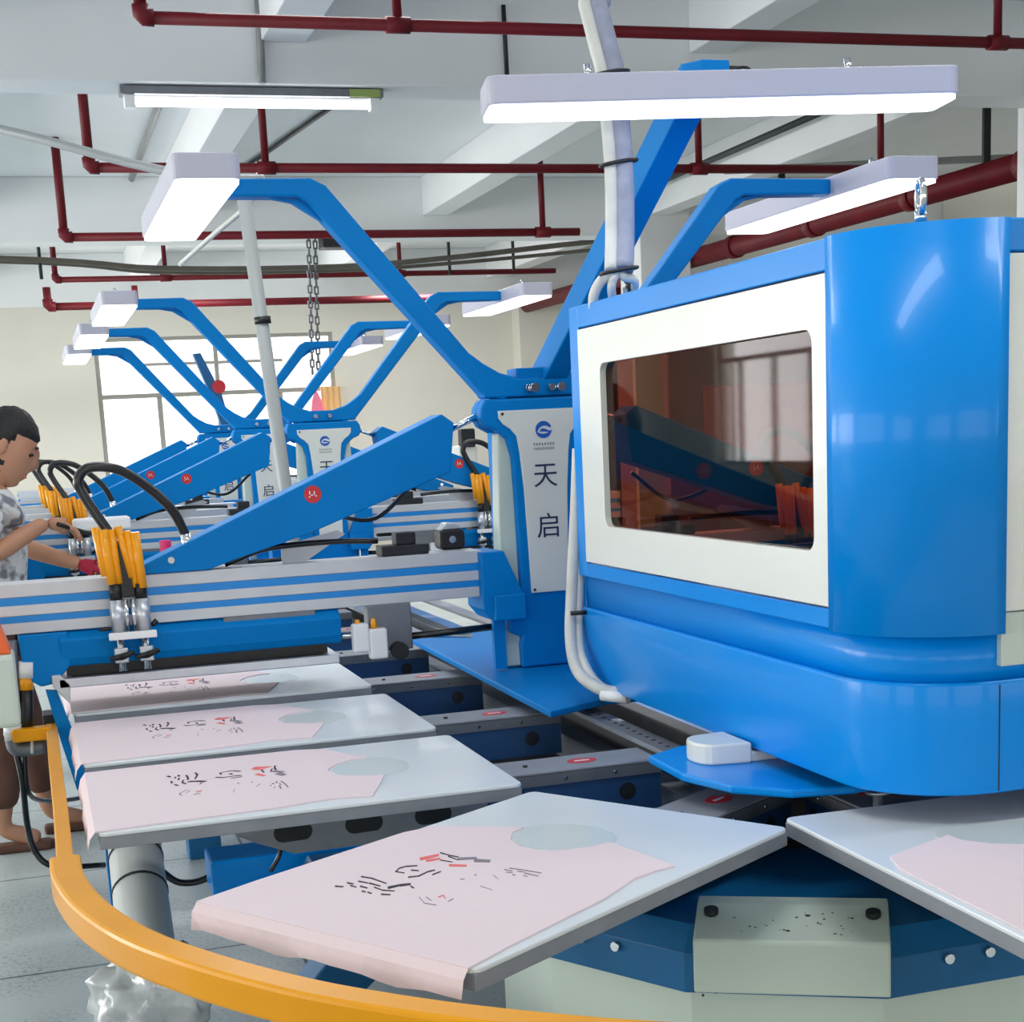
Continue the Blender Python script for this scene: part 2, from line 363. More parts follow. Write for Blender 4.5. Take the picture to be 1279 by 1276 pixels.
# ============================================================ LAMPS ON THE PRINT HEADS
def make_lamp(name,L_,W,H):
    t=empty(name,(0,0,0))
    MB().prism(rrect(-W/2,W/2,-L_/2,L_/2,.02,4),.004,H).build('housing','lampw',t,.003)
    MB().prism(rrect(-W/2+.004,W/2-.004,-L_/2+.004,L_/2-.004,.018,4),-.004,.004).build('diffuser','lampon',t)
    for s_ in (-1,1): MB().cyl((0,s_*L_*.28,H),(0,s_*L_*.28,H+.03),.008,8).build('hanging_bolt','chrome',t)
    return t
HEADS=[(1.225,3.78),(1.2,6.6),(1.165,8.1),(1.14,9.55)]
lampP=make_lamp('linear_lamp',.93,.142,.056)
place=['nearest','second nearest','third nearest','farthest']; lamps=[]
for i,(hx,hy) in enumerate(HEADS):
    for s_ in (-1,1):
        o=lampP if (i==0 and s_<0) else copy_tree(lampP); lamps.append(o)
        o.location=(hx+(-.806 if s_<0 else .885),hy+.06,2.05)
        tag(o,'white oblong LED lamp on the %s arm of the %s blue print head'%('left' if s_<0 else 'right',place[i]),'lamp','lamps on the print head arms')
bl=copy_tree(lampP); a=at(626.5,135.4,z=2.1); b=at(1199.8,121,z=2.1); c=at(605.3,154,z=2.1)
bl.location=((a.x+b.x)/2+.0,(a.y+b.y)/2+.07,2.104); bl.rotation_euler=(0,0,math.atan2(b.y-a.y,b.x-a.x)-PI/2)
tag(bl,'largest white LED lamp, lying crosswise above the blue cabinet','lamp')
if 'group' in bl: del bl['group']

# ============================================================ PRINT HEADS
def text_mesh(name,body,size,m_,parent,loc,rot=(PI/2,0,0),ext=.0006):
    cu=bpy.data.curves.new(name,'FONT'); cu.body=body; cu.size=size; cu.extrude=ext; cu.align_x='CENTER'; cu.align_y='CENTER'
    o=bpy.data.objects.new(name,cu); C.objects.link(o); bpy.context.view_layer.update()
    me=bpy.data.meshes.new_from_object(o.evaluated_get(bpy.context.evaluated_depsgraph_get())); bpy.data.objects.remove(o); 
    me.materials.clear(); me.materials.append(M[m_])
    o=bpy.data.objects.new(name,me); C.objects.link(o); o.parent=parent; o.location=loc; o.rotation_euler=rot; return o
FY=-.12
def mirror(p,s_): return [(x*s_,z) for x,z in p]
def sym(half):   # half: right-hand outline (x>=0) from bottom to top
    return half+[(-x,z) for x,z in half[::-1]]
def make_head():
    t=empty('print_head',(0,0,0))
    # base plate
    MB().prism([(-.215,-.74),(-.06,-.66),(.25,-.66),(.25,.66),(-.05,.70),(-.13,.69),(-.19,.64)],.895,.91).build('base_plate','bluearm',t,.003)
    # cream column core with sloping flanks
    MB().prism(sym([(.118,.915),(.124,1.1),(.12,1.3),(.112,1.5)]),FY+.006,FY+.06,'y').build('column_core','palegreen',t,.005)
    MB().box(-.07,.07,FY+.06,.12,.91,1.56).build('column_rear','bluearm',t,.004)
    # blue spine: neck, hooked head and foot
    half=[(.082,.912),(.084,.965),(.08,.985),(.108,1.0),(.112,1.04),(.082,1.07),(.078,1.12),(.07,1.25),(.072,1.36),(.08,1.45),(.092,1.48),(.125,1.505),(.15,1.515),(.158,1.535),(.156,1.56),(.145,1.582)]
    half=[(.082,.912),(.084,.972),(.078,.99),(.112,1.005),(.114,1.05),(.08,1.08),(.076,1.12),(.078,1.25),(.08,1.36),(.083,1.44),(.095,1.485),(.122,1.508),(.15,1.518),(.16,1.537),(.157,1.562),(.145,1.582)]
    MB().prism(sym(half),FY-.012,FY+.03,'y').build('column_spine','bluearm',t,.006)
    MB().prism(sym([(.12,1.50),(.15,1.518),(.16,1.537),(.157,1.562),(.145,1.582)]),FY+.03,FY+.075,'y').build('column_head','bluearm',t,.006)
    # front panel
    p=sym([(.05,1.1),(.052,1.2),(.057,1.36),(.064,1.45),(.07,1.49),(.085,1.508),(.103,1.52),(.114,1.535),(.115,1.553)])
    fp=MB().prism(p,FY-.018,FY-.011,'y').build('front_panel','cream',t,.0015)
    text_mesh('lettering','天',.066,'navy',fp,(0,FY-.0185,1.388)); text_mesh('lettering','启',.066,'navy',fp,(.003,FY-.0185,1.262))
    g=MB()
    def arc(a0,a1,r0,r1,cx=0,cz=1.503,n=14,tp=1):
        o_=[(cx+(r0+(0))*math.cos(math.radians(a0+(a1-a0)*i/n)),cz+r0*math.sin(math.radians(a0+(a1-a0)*i/n))) for i in range(n+1)]
        i_=[(cx+(r0-(r0-r1)*math.sin(PI*(i+.6)/(n+1.2))**.6)*math.cos(math.radians(a0+(a1-a0)*i/n)),cz+(r0-(r0-r1)*math.sin(PI*(i+.6)/(n+1.2))**.6)*math.sin(math.radians(a0+(a1-a0)*i/n))) for i in range(n,-1,-1)]
        g.prism(o_+i_,FY-.0192,FY-.0178,'y')
    arc(15,200,.021,.009); arc(195,350,.021,.010)
    g.prism([(-.012,1.499),(-.004,1.506),(.004,1.505),(.014,1.5),(.026,1.502),(.014,1.497)],FY-.0192,FY-.0178,'y')
    g.build('logo','sagelogo',fp)
    g=MB()
    for r_,(n,z,w) in enumerate(((8,1.468,.0046),(11,1.457,.003))):
        for i in range(n):
            x=-.025+.05*i/(n-1); g.box(x-w/2,x+w/2*.2,FY-.0188,FY-.018,z-.003,z+.003)
            g.box(x-w/2,x+w/2,FY-.0188,FY-.018,z-(.003 if i%2 else -.002),z-(.002 if i%2 else -.003))
    g.build('small_lettering','greyink',fp)
    for x,z in ((-.105,1.545),(-.042,1.108)): MB().cyl((x,FY-.0185,z),(x,FY-.021,z),.0035,8).build('screw','dark',t)
    # lamp arms
    for s_ in (-1,1):
        arm=[(.085,1.578),(.142,1.59),(.545,2.047),(.57,2.06),(.83,2.062),(.83,2.1),(.535,2.102),(.50,2.085),(.15,1.665),(.085,1.632)]
        MB().prism(mirror(arm,s_),FY+.0,FY+.06,'y').build('lamp_arm','bluearm',t,.006)
        MB().prism(mirror([(.44,1.95),(.535,2.055),(.655,2.064),(.58,2.05),(.50,2.0)],s_),FY+.02,FY+.04,'y').build('gusset','bluearm',t)
        for x in (.03,): MB().cyl((s_*x,FY-.0,1.606),(s_*x,FY-.015,1.606),.009,10).build('bolt','chrome',t)
    MB().prism(sym([(.142,1.585),(.185,1.702),(.14,1.668),(.1,1.645),(.05,1.630)]),FY-.001,FY+.061,'y').build('arm_saddle','bluearm',t,.005)
    MB().box(-.09,.09,FY+.03,.1,1.56,1.60).build('crossbar','bluearm',t,.004)
    # both cantilever sides
    for s_ in (-1,1):
        z0,z1=1.1,1.215; x0,x1=.17,1.33
        q=lambda a,b:(min(s_*a,s_*b),max(s_*a,s_*b))
        b=MB(); xa,xb=q(x0,x1)
        prof=[(FY+.0,1.1),(FY-.0,1.125),(FY+.006,1.128),(FY+.006,1.139),(FY-.0,1.142),(FY-.0,1.165),(FY+.006,1.168),(FY+.006,1.182),(FY-.0,1.185),(FY-.0,1.215),(FY+.1,1.215),(FY+.1,1.1)]
        b.prism(prof,xa,xb,'x'); bo=b.build('beam','aluflat',t,.0015)
        for za,zb in ((1.126,1.141),(1.166,1.184)): MB().box(xa,xb,FY+.001,FY+.008,za,zb).build('blue_stripe','bluestripe',bo)
        MB().box(*q(.6,.82),FY-.004,FY+.02,1.088,1.1).build('slide_motor','steel',t)
        # mount block joining beam and column
        m=MB(); A=[(.182,1.212),(.122,1.212),(.076,1.105),(.076,1.04),(.158,1.04),(.182,1.07)]
        m.prism(mirror(A,s_),FY-.03,FY+.115,'y'); m.build('beam_mount','bluearm',t,.004)
        MB().box(*q(.076,.158),FY-.05,FY-.03,1.04,1.105).build('mount_block','bluearm',t,.004)
        MB().box(*q(.125,.155),FY-.02,FY+.0,.915,1.04).build('mount_leg','bluearm',t)
        # diagonal brace with round badge
        P=[(.995,1.216),(.845,1.216),(.78,1.236),(.60,1.285),(.24,1.412),(.225,1.53),(.255,1.552),(.995,1.238)]
        br=MB().prism(mirror(P,s_),FY-.005,FY+.10,'y').build('brace','bluearm',t,.003)
        bd=MB().cyl((s_*.585,FY-.0065,1.378),(s_*.585,FY-.005,1.378),.021,24).build('round_badge','red',br)
        g=MB(); 
        for dx,dz,w,h in ((-.007,.004,.0025,.008),(-.002,-.002,.006,.0025),(.004,.003,.0025,.009),(.008,-.004,.004,.0025),(-.008,-.006,.004,.0025)):
            g.box(s_*.585+dx-w/2,s_*.585+dx+w/2,FY-.0072,FY-.006,1.378+dz-h/2,1.378+dz+h/2)
        g.build('badge_mark','white',bd)
        MB().tube([(s_*.93,FY-.008,1.245),(s_*.93,FY-.002,1.245)],.008,10).build('bolt','chrome',br)
        # air cylinder from brace to column hook
        MB().cyl((s_*.225,FY+.03,1.515),(s_*.15,FY+.03,1.545),.008,8).build('push_rod','chrome',t)
        MB().tube(spline([(s_*.62,.0,1.285),(s_*.60,.02,1.35),(s_*.42,.03,1.30),(s_*.3,.04,1.38)]),.006,6).build('air_line','rubber',t)
        # junk between brace and beam: slide block, bracket, black tubing
        MB().box(*q(.30,.42),FY+.02,FY+.09,1.215,1.24).box(*q(.33,.38),FY+.03,FY+.08,1.24,1.27).build('slide_block','dark',t,.003)
        MB().tube(spline([(s_*.80,FY+.05,1.222),(s_*.7,FY+.05,1.252),(s_*.55,FY+.06,1.258),(s_*.42,FY+.06,1.252)]),.007,6).build('air_line','rubber',t)
        MB().prism(mirror([(.66,1.216),(.66,1.255),(.52,1.285),(.5,1.275),(.6,1.216)],s_),FY+.06,FY+.066,'y').build('support_bracket','aluflat',t)
        # screen carrier: blue trough and screen frame
        MB().prism([(FY-.01,1.035),(FY-.02,1.08),(FY+.01,1.098),(FY+.06,1.098),(FY+.06,1.02),(FY+.0,1.015)],*q(.54,1.2),'x').build('screen_carrier','bluearm',t,.004)
        MB().prism(mirror([(1.18,1.098),(1.29,1.098),(1.285,1.0),(1.25,.975),(1.215,.98),(1.18,1.02)],s_),FY-.01,FY+.06,'y').build('carrier_end','bluearm',t,.004)
        ys0,ys1=FY-.02,FY+.22
        sf=MB().ring(prect(*q(.55,1.21),ys0,ys1,0),[(p[0],p[1]) for p in prect(*q(.58,1.18),ys0+.025,ys1-.025,0)],.968,.99,'z').build('screen_frame','alu',t,.002)
        MB().box(*q(.56,1.2),ys0+.006,ys1-.02,.982,.986).build('screen_mesh','dark',sf)
        MB().box(*q(.57,1.19),FY+.03,FY+.055,.988,1.03).build('flood_bar','black',t)
        MB().prism(mirror([(1.205,1.0),(1.225,1.0),(1.225,.975),(1.19,.93),(1.185,.975)],s_),FY-.02,FY+.0,'y').build('frame_clamp','aluflat',t,.002)
        # squeegee unit
        xc=s_*1.06 if s_<0 else .665
        def sq(x): return xc+x
        sy=FY-.045
        for (xa,xb,za,zb_,rr) in ((-.036,-.024,1.333,1.215,.0105),(-.018,-.008,1.328,1.203,.0115)):
            pass
        h=MB()
        for (xa,xb,za,zb_,rr,yy) in ((-.036,-.024,1.334,1.222,.0095,0),(-.020,-.010,1.328,1.203,.0115,-.004),(-.002,.004,1.327,1.203,.0095,0)): h.tube([(sq(xa),sy+yy,za),(sq((xa+xb)/2),sy+yy,(za+zb_)/2),(sq(xb),sy+yy,zb_)],rr,12)
        h.build('squeegee_handle','amber',t)
        h=MB()
        for (xa,xb,za,zb_,rr,yy) in ((.014,.036,1.333,1.215,.0095,.004),(.034,.044,1.322,1.192,.0085,0),(.050,.056,1.318,1.19,.0115,-.004)): h.tube([(sq(xa),sy+yy,za),(sq((xa+xb)/2),sy+yy,(za+zb_)/2),(sq(xb),sy+yy,zb_)],rr,12)
        h.build('squeegee_handle','amber',t)
        MB().box(sq(-.008),sq(.04),sy+.0,sy+.02,1.17,1.3).build('lock_block','black',t,.003)
        for x in (-.005,.052): 
            c_=MB().cyl((sq(x),sy,1.165),(sq(x),sy,1.2),.014,12).build('cylinder_cap','black',t)
            MB().cyl((sq(x),sy,1.085),(sq(x),sy,1.166),.017,16).build('pneumatic_cylinder','alu',t)
            MB().cyl((sq(x)+.02*(1 if x<.02 else -1),sy,1.09),(sq(x)+.02*(1 if x<.02 else -1),sy,1.165),.006,8).build('guide_rod','chrome',t)
            MB().cyl((sq(x),sy,1.0),(sq(x),sy,1.085),.009,10).build('piston_rod','chrome',t)
            MB().box(sq(x)-.016,sq(x)+.016,sy-.012,sy+.012,1.02,1.055).build('rod_clamp','alu',t,.003)
            k_=MB(); 
            for a_ in (-1,1): k_.tube([(sq(x),sy-.018,1.035),(sq(x)+a_*.028,sy-.022,1.035+a_*.006+.004)],[.008,.005],8)
            k_.build('wing_knob','black',t)
        MB().box(sq(-.03),sq(.078),sy-.024,sy-.012,1.075,1.092).build('clamp_bar','white',t,.002)
        MB().tube([(sq(-.05),sy,1.1),(sq(-.02),sy,1.1)],.004,6).build('clamp_lever','black',t); MB().tube([(sq(.07),sy,1.1),(sq(.082),sy,1.112)],.006,6).build('clamp_lever','black',t)
        # arched air hose
        hp=[(sq(.0),sy+.02,1.31),(sq(-.05),sy+.03,1.40),(sq(-.062),sy+.03,1.44),(sq(-.035),sy+.03,1.468),(sq(.03),sy+.04,1.46),(sq(.095),sy+.06,1.415),(sq(.145),sy+.07,1.36),(sq(.172),sy+.08,1.30)]
        MB().tube(spline(hp,8),.0115,12).build('air_hose','rubber',t)
        MB().cyl((sq(.172),sy+.08,1.302),(sq(.176),sy+.08,1.262),.013,12).build('hose_fitting','chrome',t)
        # inner end carriage hanging under the beam
        MB().box(*q(.36,.47),FY+.0,FY+.05,.985,1.1).build('carriage_plate','steel',t,.003)
        MB().box(*q(.43,.475),FY-.03,FY+.0,.97,1.045).box(*q(.475,.515),FY-.03,FY+.0,.99,1.06).build('clamp_head','white',t,.005)
        for x in (.46,.5): MB().tube([(s_*x,FY-.015,1.045),(s_*x,FY-.015,1.07)],[.009,.005],8).build('clamp_knob','amber',t)
        MB().cyl((s_*.40,FY-.03,.985),(s_*.40,FY+.01,.985),.022,14).build('rubber_roller','black',t)
        MB().cyl((s_*.36,FY+.01,1.015),(s_*.14,FY+.01,1.02),.009,10).build('drive_rod','rubber',t)
        MB().tube([(s_*.56,FY+.0,1.035),(s_*.2,FY+.03,1.0)],.006,8).build('link_rod','chrome',t)
    return t
PH=make_head(); heads=[PH]
for i,(x,y) in enumerate(HEADS):
    o=PH if i==0 else copy_tree(PH)
    if i: heads.append(o)
    o.location=(x,y,0)
    tag(o,['nearest blue and cream print head, its panel lettered beside the big blue cabinet','second print head, its column just right of the leaning grey post','third print head, its panel partly hidden by the leaning grey post','farthest small print head in the row before the window'][i],'printing machine','print heads along the centre of the press')
hA=heads[0]
# extra arm of the nearest head, carrying the big lamp
a=at(675,472,x=1.255); tip=at(872,88,x=1.30)
ro=Vector((.03,-.04,1.60)); rt=at(874,92,y=3.09)-Vector((HEADS[0][0],HEADS[0][1],0))
d=(rt-ro).normalized(); up=Vector((1,0,0)).cross(d).normalized(); m=MB()
def obox(m,p,q,wx,h,up,h2=None):
    h2=h if h2 is None else h2
    V=[]
    for c,hh in ((p,h),(q,h2)):
        for sx,su in ((-1,-1),(1,-1),(1,1),(-1,1)): V.append(m.bm.verts.new(c+Vector((sx*wx/2,0,0))+up*su*hh/2))
    for f in ((3,2,1,0),(4,5,6,7),(0,1,5,4),(1,2,6,5),(2,3,7,6),(3,0,4,7)): m.face([V[i] for i in f])
obox(m,ro+d*.03,rt,.062,.075,up)
m.build('lamp_arm','bluearm',hA,.004)
m=MB(); e=rt+Vector((.02,-.04,-.005)); obox(m,rt-d*.02,e,.062,.072,Vector((0,0,1)),.05); m.build('arm_tip','bluearm',hA,.004)
MB().box(-.055,.07,FY+.01,-.03,1.62,1.655).build('arm_base','bluearm',hA,.003)
for dx in (-.02,.05): MB().cyl((dx,-.135,1.606),(dx,-.15,1.606),.011,10).build('bolt','chrome',hA)
MB().box(rt.x+.035,rt.x+.075,rt.y-.03,rt.y+.02,rt.z-.03,rt.z+.01).tube(spline([rt+Vector(v) for v in ((.07,-.01,0),(.09,-.01,.012),(.11,-.01,.008),(.12,-.01,-.02))]),.004,6).build('lamp_plug','black',hA)

# ============================================================ THE PRESS BASE
TX,TY=1.28,2.44
t=empty('printing_press',(TX,TY,0),0,'blue and pale green machine base under the platens with polygonal drum end','machine base'); 
def dodec(r,n=12,off=0): # flats face -150,-120,-90 ...
    R_=r/math.cos(PI/12); return [(R_*math.cos(math.radians(-15+30*i)),R_*math.sin(math.radians(-15+30*i))) for i in range(12)]
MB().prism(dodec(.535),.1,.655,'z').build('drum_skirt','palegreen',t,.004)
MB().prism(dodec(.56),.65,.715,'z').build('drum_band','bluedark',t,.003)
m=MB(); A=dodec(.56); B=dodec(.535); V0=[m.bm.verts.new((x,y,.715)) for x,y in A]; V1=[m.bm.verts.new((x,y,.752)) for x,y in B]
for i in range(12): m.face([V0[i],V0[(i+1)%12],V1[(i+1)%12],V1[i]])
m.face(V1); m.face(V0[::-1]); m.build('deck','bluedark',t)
for ang in (-150,-120,-90,-60,-30):
    a_=math.radians(ang)
    if ang in (-120,): continue
    for s_ in (-.05,.02): 
        c=Vector((math.cos(a_),math.sin(a_),0)); w=Vector((-c.y,c.x,0)); p=c*.56+w*s_+Vector((0,0,.70))
        MB().cyl(tuple(p),tuple(p+c*.008),.008,8).build('bolt','chrome',t)
# cream cover box on the drum
a_=math.radians(-119); bx=MB(); 
prof=[(.47,.778),(.5,.775),(.588,.748),(.592,.744),(.592,.664),(.47,.664)]
o=MB().prism([(x,z) for x,z in prof],-.143,.143,'y').build('cover_box','palegreen',t,.003)
o.rotation_euler=(0,0,a_)
for s_ in (-.12,.12): k_=MB().cyl((.525,s_,.764),(.527,s_,.775),.011,12).build('bolt','dark',o)
g=MB(); random.seed(3)
for i in range(26):
    x=random.uniform(.52,.575); y=random.uniform(-.09,.09); r_=random.uniform(.0012,.005 if i<6 else .0025)
    zz=.775-(x-.5)*.307; V=[m_v for m_v in [g.bm.verts.new((x+r_*.6*math.cos(k*PI/4),y+r_*math.sin(k*PI/4),.7754-(x+r_*.6*math.cos(k*PI/4)-.5)*.307)) for k in range(8)]]; g.face(V)
for y,z in ((.02,.72),(.01,.7),(.09,.68),(-.11,.665),(-.13,.66)): g.prism([(y+.0022*math.cos(k*PI/4),z+.0022*math.sin(k*PI/4)) for k in range(8)],.5901,.5905,'x')
g.build('ink_splashes','black',o)
# long frame, rails and legs
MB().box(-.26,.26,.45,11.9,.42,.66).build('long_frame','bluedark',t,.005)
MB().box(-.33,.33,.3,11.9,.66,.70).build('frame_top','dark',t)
for s_ in (-1,1):
    MB().box(min(s_*.10,s_*.15),max(s_*.10,s_*.15),.1,11.9,.74,.80).build('chain_rail','steel',t,.003)
    m=MB().box(min(s_*.12,s_*.17),max(s_*.12,s_*.17),.0,11.9,.872,.882)
    m.build('perforated_rail','alu',t)
    g=MB(); 
    for i in range(24): g.cyl((s_*.145,.12+i*.035,.8821),(s_*.145,.12+i*.035,.8826),.005,8)
    tag(g.build('rail_holes','dark',t),kind='stuff')
    MB().box(min(s_*.30,s_*.5),max(s_*.30,s_*.5),.5,11.9,.60,.66).build('side_channel','blue',t,.004)
for y,xx in ((4.85,1.18),(6.35,1.15),(8.5,1.12),(9.9,1.1),(11.4,1.08)):
    for s_ in (-1,1):
        a_,b_=sorted((s_*.12,s_*1.2)); dx=xx-TX
        bo=MB().box(a_+dx,b_+dx,y,y+.08,1.1,1.215).build('print_beam','aluflat',t)
        for za,zb_ in ((1.126,1.141),(1.166,1.184)): MB().box(a_+dx,b_+dx,y-.003,y+.01,za,zb_).build('blue_stripe','bluestripe',bo)
    MB().box(dx-.12,dx+.12,y-.02,y+.1,.7,1.2).build('beam_pedestal','bluearm',t)
for y in (1.1,3.2,5.3,7.4,9.8):
    for s_ in (-1,1):
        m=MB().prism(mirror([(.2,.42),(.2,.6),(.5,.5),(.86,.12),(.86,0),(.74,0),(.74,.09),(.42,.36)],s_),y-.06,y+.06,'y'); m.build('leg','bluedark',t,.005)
# end trough and outrigger seen under the near platens
MB().box(-.72,-.50,-.19,.1,.2,.46).build('outrigger_box','bluedark',t,.005)
lb=MB().box(-.86,-.74,.02,.03,.30,.42).build('outrigger_plate','cream',t)
MB().prism([(-.98,.46),(-.90,.46),(-.66,.18),(-.74,.18)],-.16,-.12,'y').build('outrigger_strut','bluearm',t)
MB().cyl((-.80,-.32,.3),(-.62,-.05,.52),.016,8).build('stay_bar','alu',t)
MB().box(-1.0,-.6,.72,.85,.56,.64).build('cross_beam','blue',t,.005)
MB().box(-.66,-.62,.8,1.0,.3,.62).build('cable_bracket','dark',t)
st=MB().prism([(-.9,.5),(-.80,.64),(-.5,.64),(-.5,.4)],.62,.68,'y').build('end_gusset','bluedark',t)
MB().prism([(-.84,.53),(-.775,.60),(-.72,.60),(-.745,.53)],.612,.619,'y').build('warning_label','white',st)
l2=MB().box(-.70,-.52,.612,.619,.54,.615).build('instruction_label','cream',st)
MB().prism([(-.66,.58),(-.645,.605),(-.63,.58)],.609,.611,'y').build('warning_mark','red',l2)
# diagonal side straps to the left of the platens
V=[at(px,py,y=3.66) for px,py in ((57,862),(71,862),(92,915),(113,985),(112,1003),(96,985),(76,925))]
MB().prism([(v.x-TX,v.z) for v in V],3.655-TY,3.675-TY,'y').build('side_strap','bluearm',t)
MB().box(-1.2,-1.1,1.15,1.25,.3,.66).box(-1.2,-.9,1.16,1.24,.6,.66).build('strap_foot','bluearm',t)
# front deck plate between the arms and the big cabinet
pl=MB().prism([(1.0-TX,.03),(.995-TX,-.13),(1.03-TX,-.25),(1.1-TX,-.325),(1.2-TX,-.345),(1.33-TX,-.33),(1.5-TX,-.25),(1.56-TX,-.1),(1.56-TX,.03),(1.4-TX,.08),(1.08-TX,.08)],.908,.922,'z').build('end_plate','blue',t,.004)
pb=MB(); pb.prism([(-.205+.03*math.cos(math.radians(q)),-.055+.05*math.sin(math.radians(q))) for q in range(90,271,20)]+[(-.146,-.115),(-.146,.0)],.922,.958,'z'); pb.box(-.146,-.05,-.11,-.005,.922,.94); pb.build('cushion_block','cream',t,.004)
MB().cyl((-.03,-.33,.80),(-.03,-.33,.90),.008,8).cyl((-.03,-.33,.9),(-.03,-.33,.905),.02,12).build('stop_screw','alu',t)
MB().cyl((0,0,.752),(0,0,.87),.11,24).build('turning_hub','dark',t)

# ============================================================ PLATENS
P4o,P4a=Vector((.292,1.8055,0)),math.radians(33.03)
def loc4(px,py,z=.905):
    p=at(px,py,z=z)-P4o; return (p.x*math.cos(P4a)+p.y*math.sin(P4a),-p.x*math.sin(P4a)+p.y*math.cos(P4a))
def make_platen():
    t=empty('platen',(0,0,0))
    b=MB().prism(rrect(0,.718,-.247,.247,.014,4),.893,.90).build('board','board',t,.002)
    MB().ring(prect(.002,.716,-.245,.245,0),prect(.03,.69,-.22,.22,0),.872,.893,'z').build('edge_frame','armgrey',t,.001)
    MB().prism([(.505+.07*math.cos(k*PI/10),.018+.088*math.sin(k*PI/10)) for k in range(20)],.9,.9006,'z').build('adhesive_patch','margin',t)
    # arm under the board, running inward
    MB().box(.22,1.055,-.06,.06,.866,.871).build('arm_cover','armgrey',t,.002)
    for s_ in (-1,1):
        y=s_*.058
        MB().prism([(.22,.866),(.705,.866),(.705,.775),(.34,.775),(.28,.80),(.24,.82)],min(y,y-.004*s_),max(y,y-.004*s_),'y').build('arm_plate','armgrey',t)
        m=MB().prism([(.705,.866),(1.055,.866),(1.055,.775),(.705,.775)],min(y,y-.004*s_),max(y,y-.004*s_),'y')
        m.build('arm_side','blueside',t)
        MB().box(.7,1.055,y+(0 if s_>0 else -.004),y+(.004 if s_>0 else 0),.845,.866).build('side_flange','steel',t)
        for i,(x,w) in enumerate(((.34,.035),(.47,.035),(.60,.035),(.775,.018),(.985,.017))):
            r_=.017; yy=y+(.0002 if s_>0 else -.0002)
            pts=[(x+(w-r_ if w>r_ else 0)*(1 if abs(q)<90 else -1)+r_*math.cos(math.radians(q)),.815+r_*math.sin(math.radians(q))) for q in range(-170,190,20)]
            MB().prism(pts,min(y,yy+.0008*s_),max(y,yy+.0008*s_),'y').build('arm_hole','dark',t)
        for x in (.76,.86,.96): MB().cyl((x,y+s_*.004,.856),(x,y+s_*.008,.856),.0035,8).build('rivet','chrome',t)
    st=MB().prism([(.915+.03*math.cos(k*PI/8),.0+.021*math.sin(k*PI/8)) for k in range(16)],.871,.8716,'z').build('round_sticker','red',t)
    MB().box(.90,.93,-.004,.003,.8716,.872).build('sticker_mark','white',st)
    MB().cyl((.80,.0,.871),(.80,.0,.874),.005,8).build('rivet','dark',t)
    MB().box(.03,.24,-.05,.05,.852,.871).build('board_bracket','aluflat',t)
    return t
PL=make_platen()
spots=[(.292,1.8055,P4a,'nearest platen, turned askew at the front corner of the press'),
 (1.282,1.322,math.radians(89),'platen at the lower right corner of the picture, below the big blue cabinet'),
 (.045,2.712,0,'third platen back on the straight side, directly behind the askew one'),
 (.042,3.29,0,'middle one of the three parallel platens on the left side'),
 (.04,3.92,0,'rearmost of the three parallel platens, tucked under the nearest print head screen'),
 (.04,4.5,0,'platen mostly hidden behind the nearest print head screen, only its inner arm showing'),
 (.04,5.08,0,'platen on the straight side beyond the nearest print head'),
 (.04,5.66,0,'platen on the straight side short of the second print head')]
plat=[]
for i,(x,y,a_,lab) in enumerate(spots):
    o=PL if i==0 else copy_tree(PL); o.location=(x,y,0); o.rotation_euler=(0,0,a_); plat.append(o)
    tag(o,lab,'platen','platens around the press')
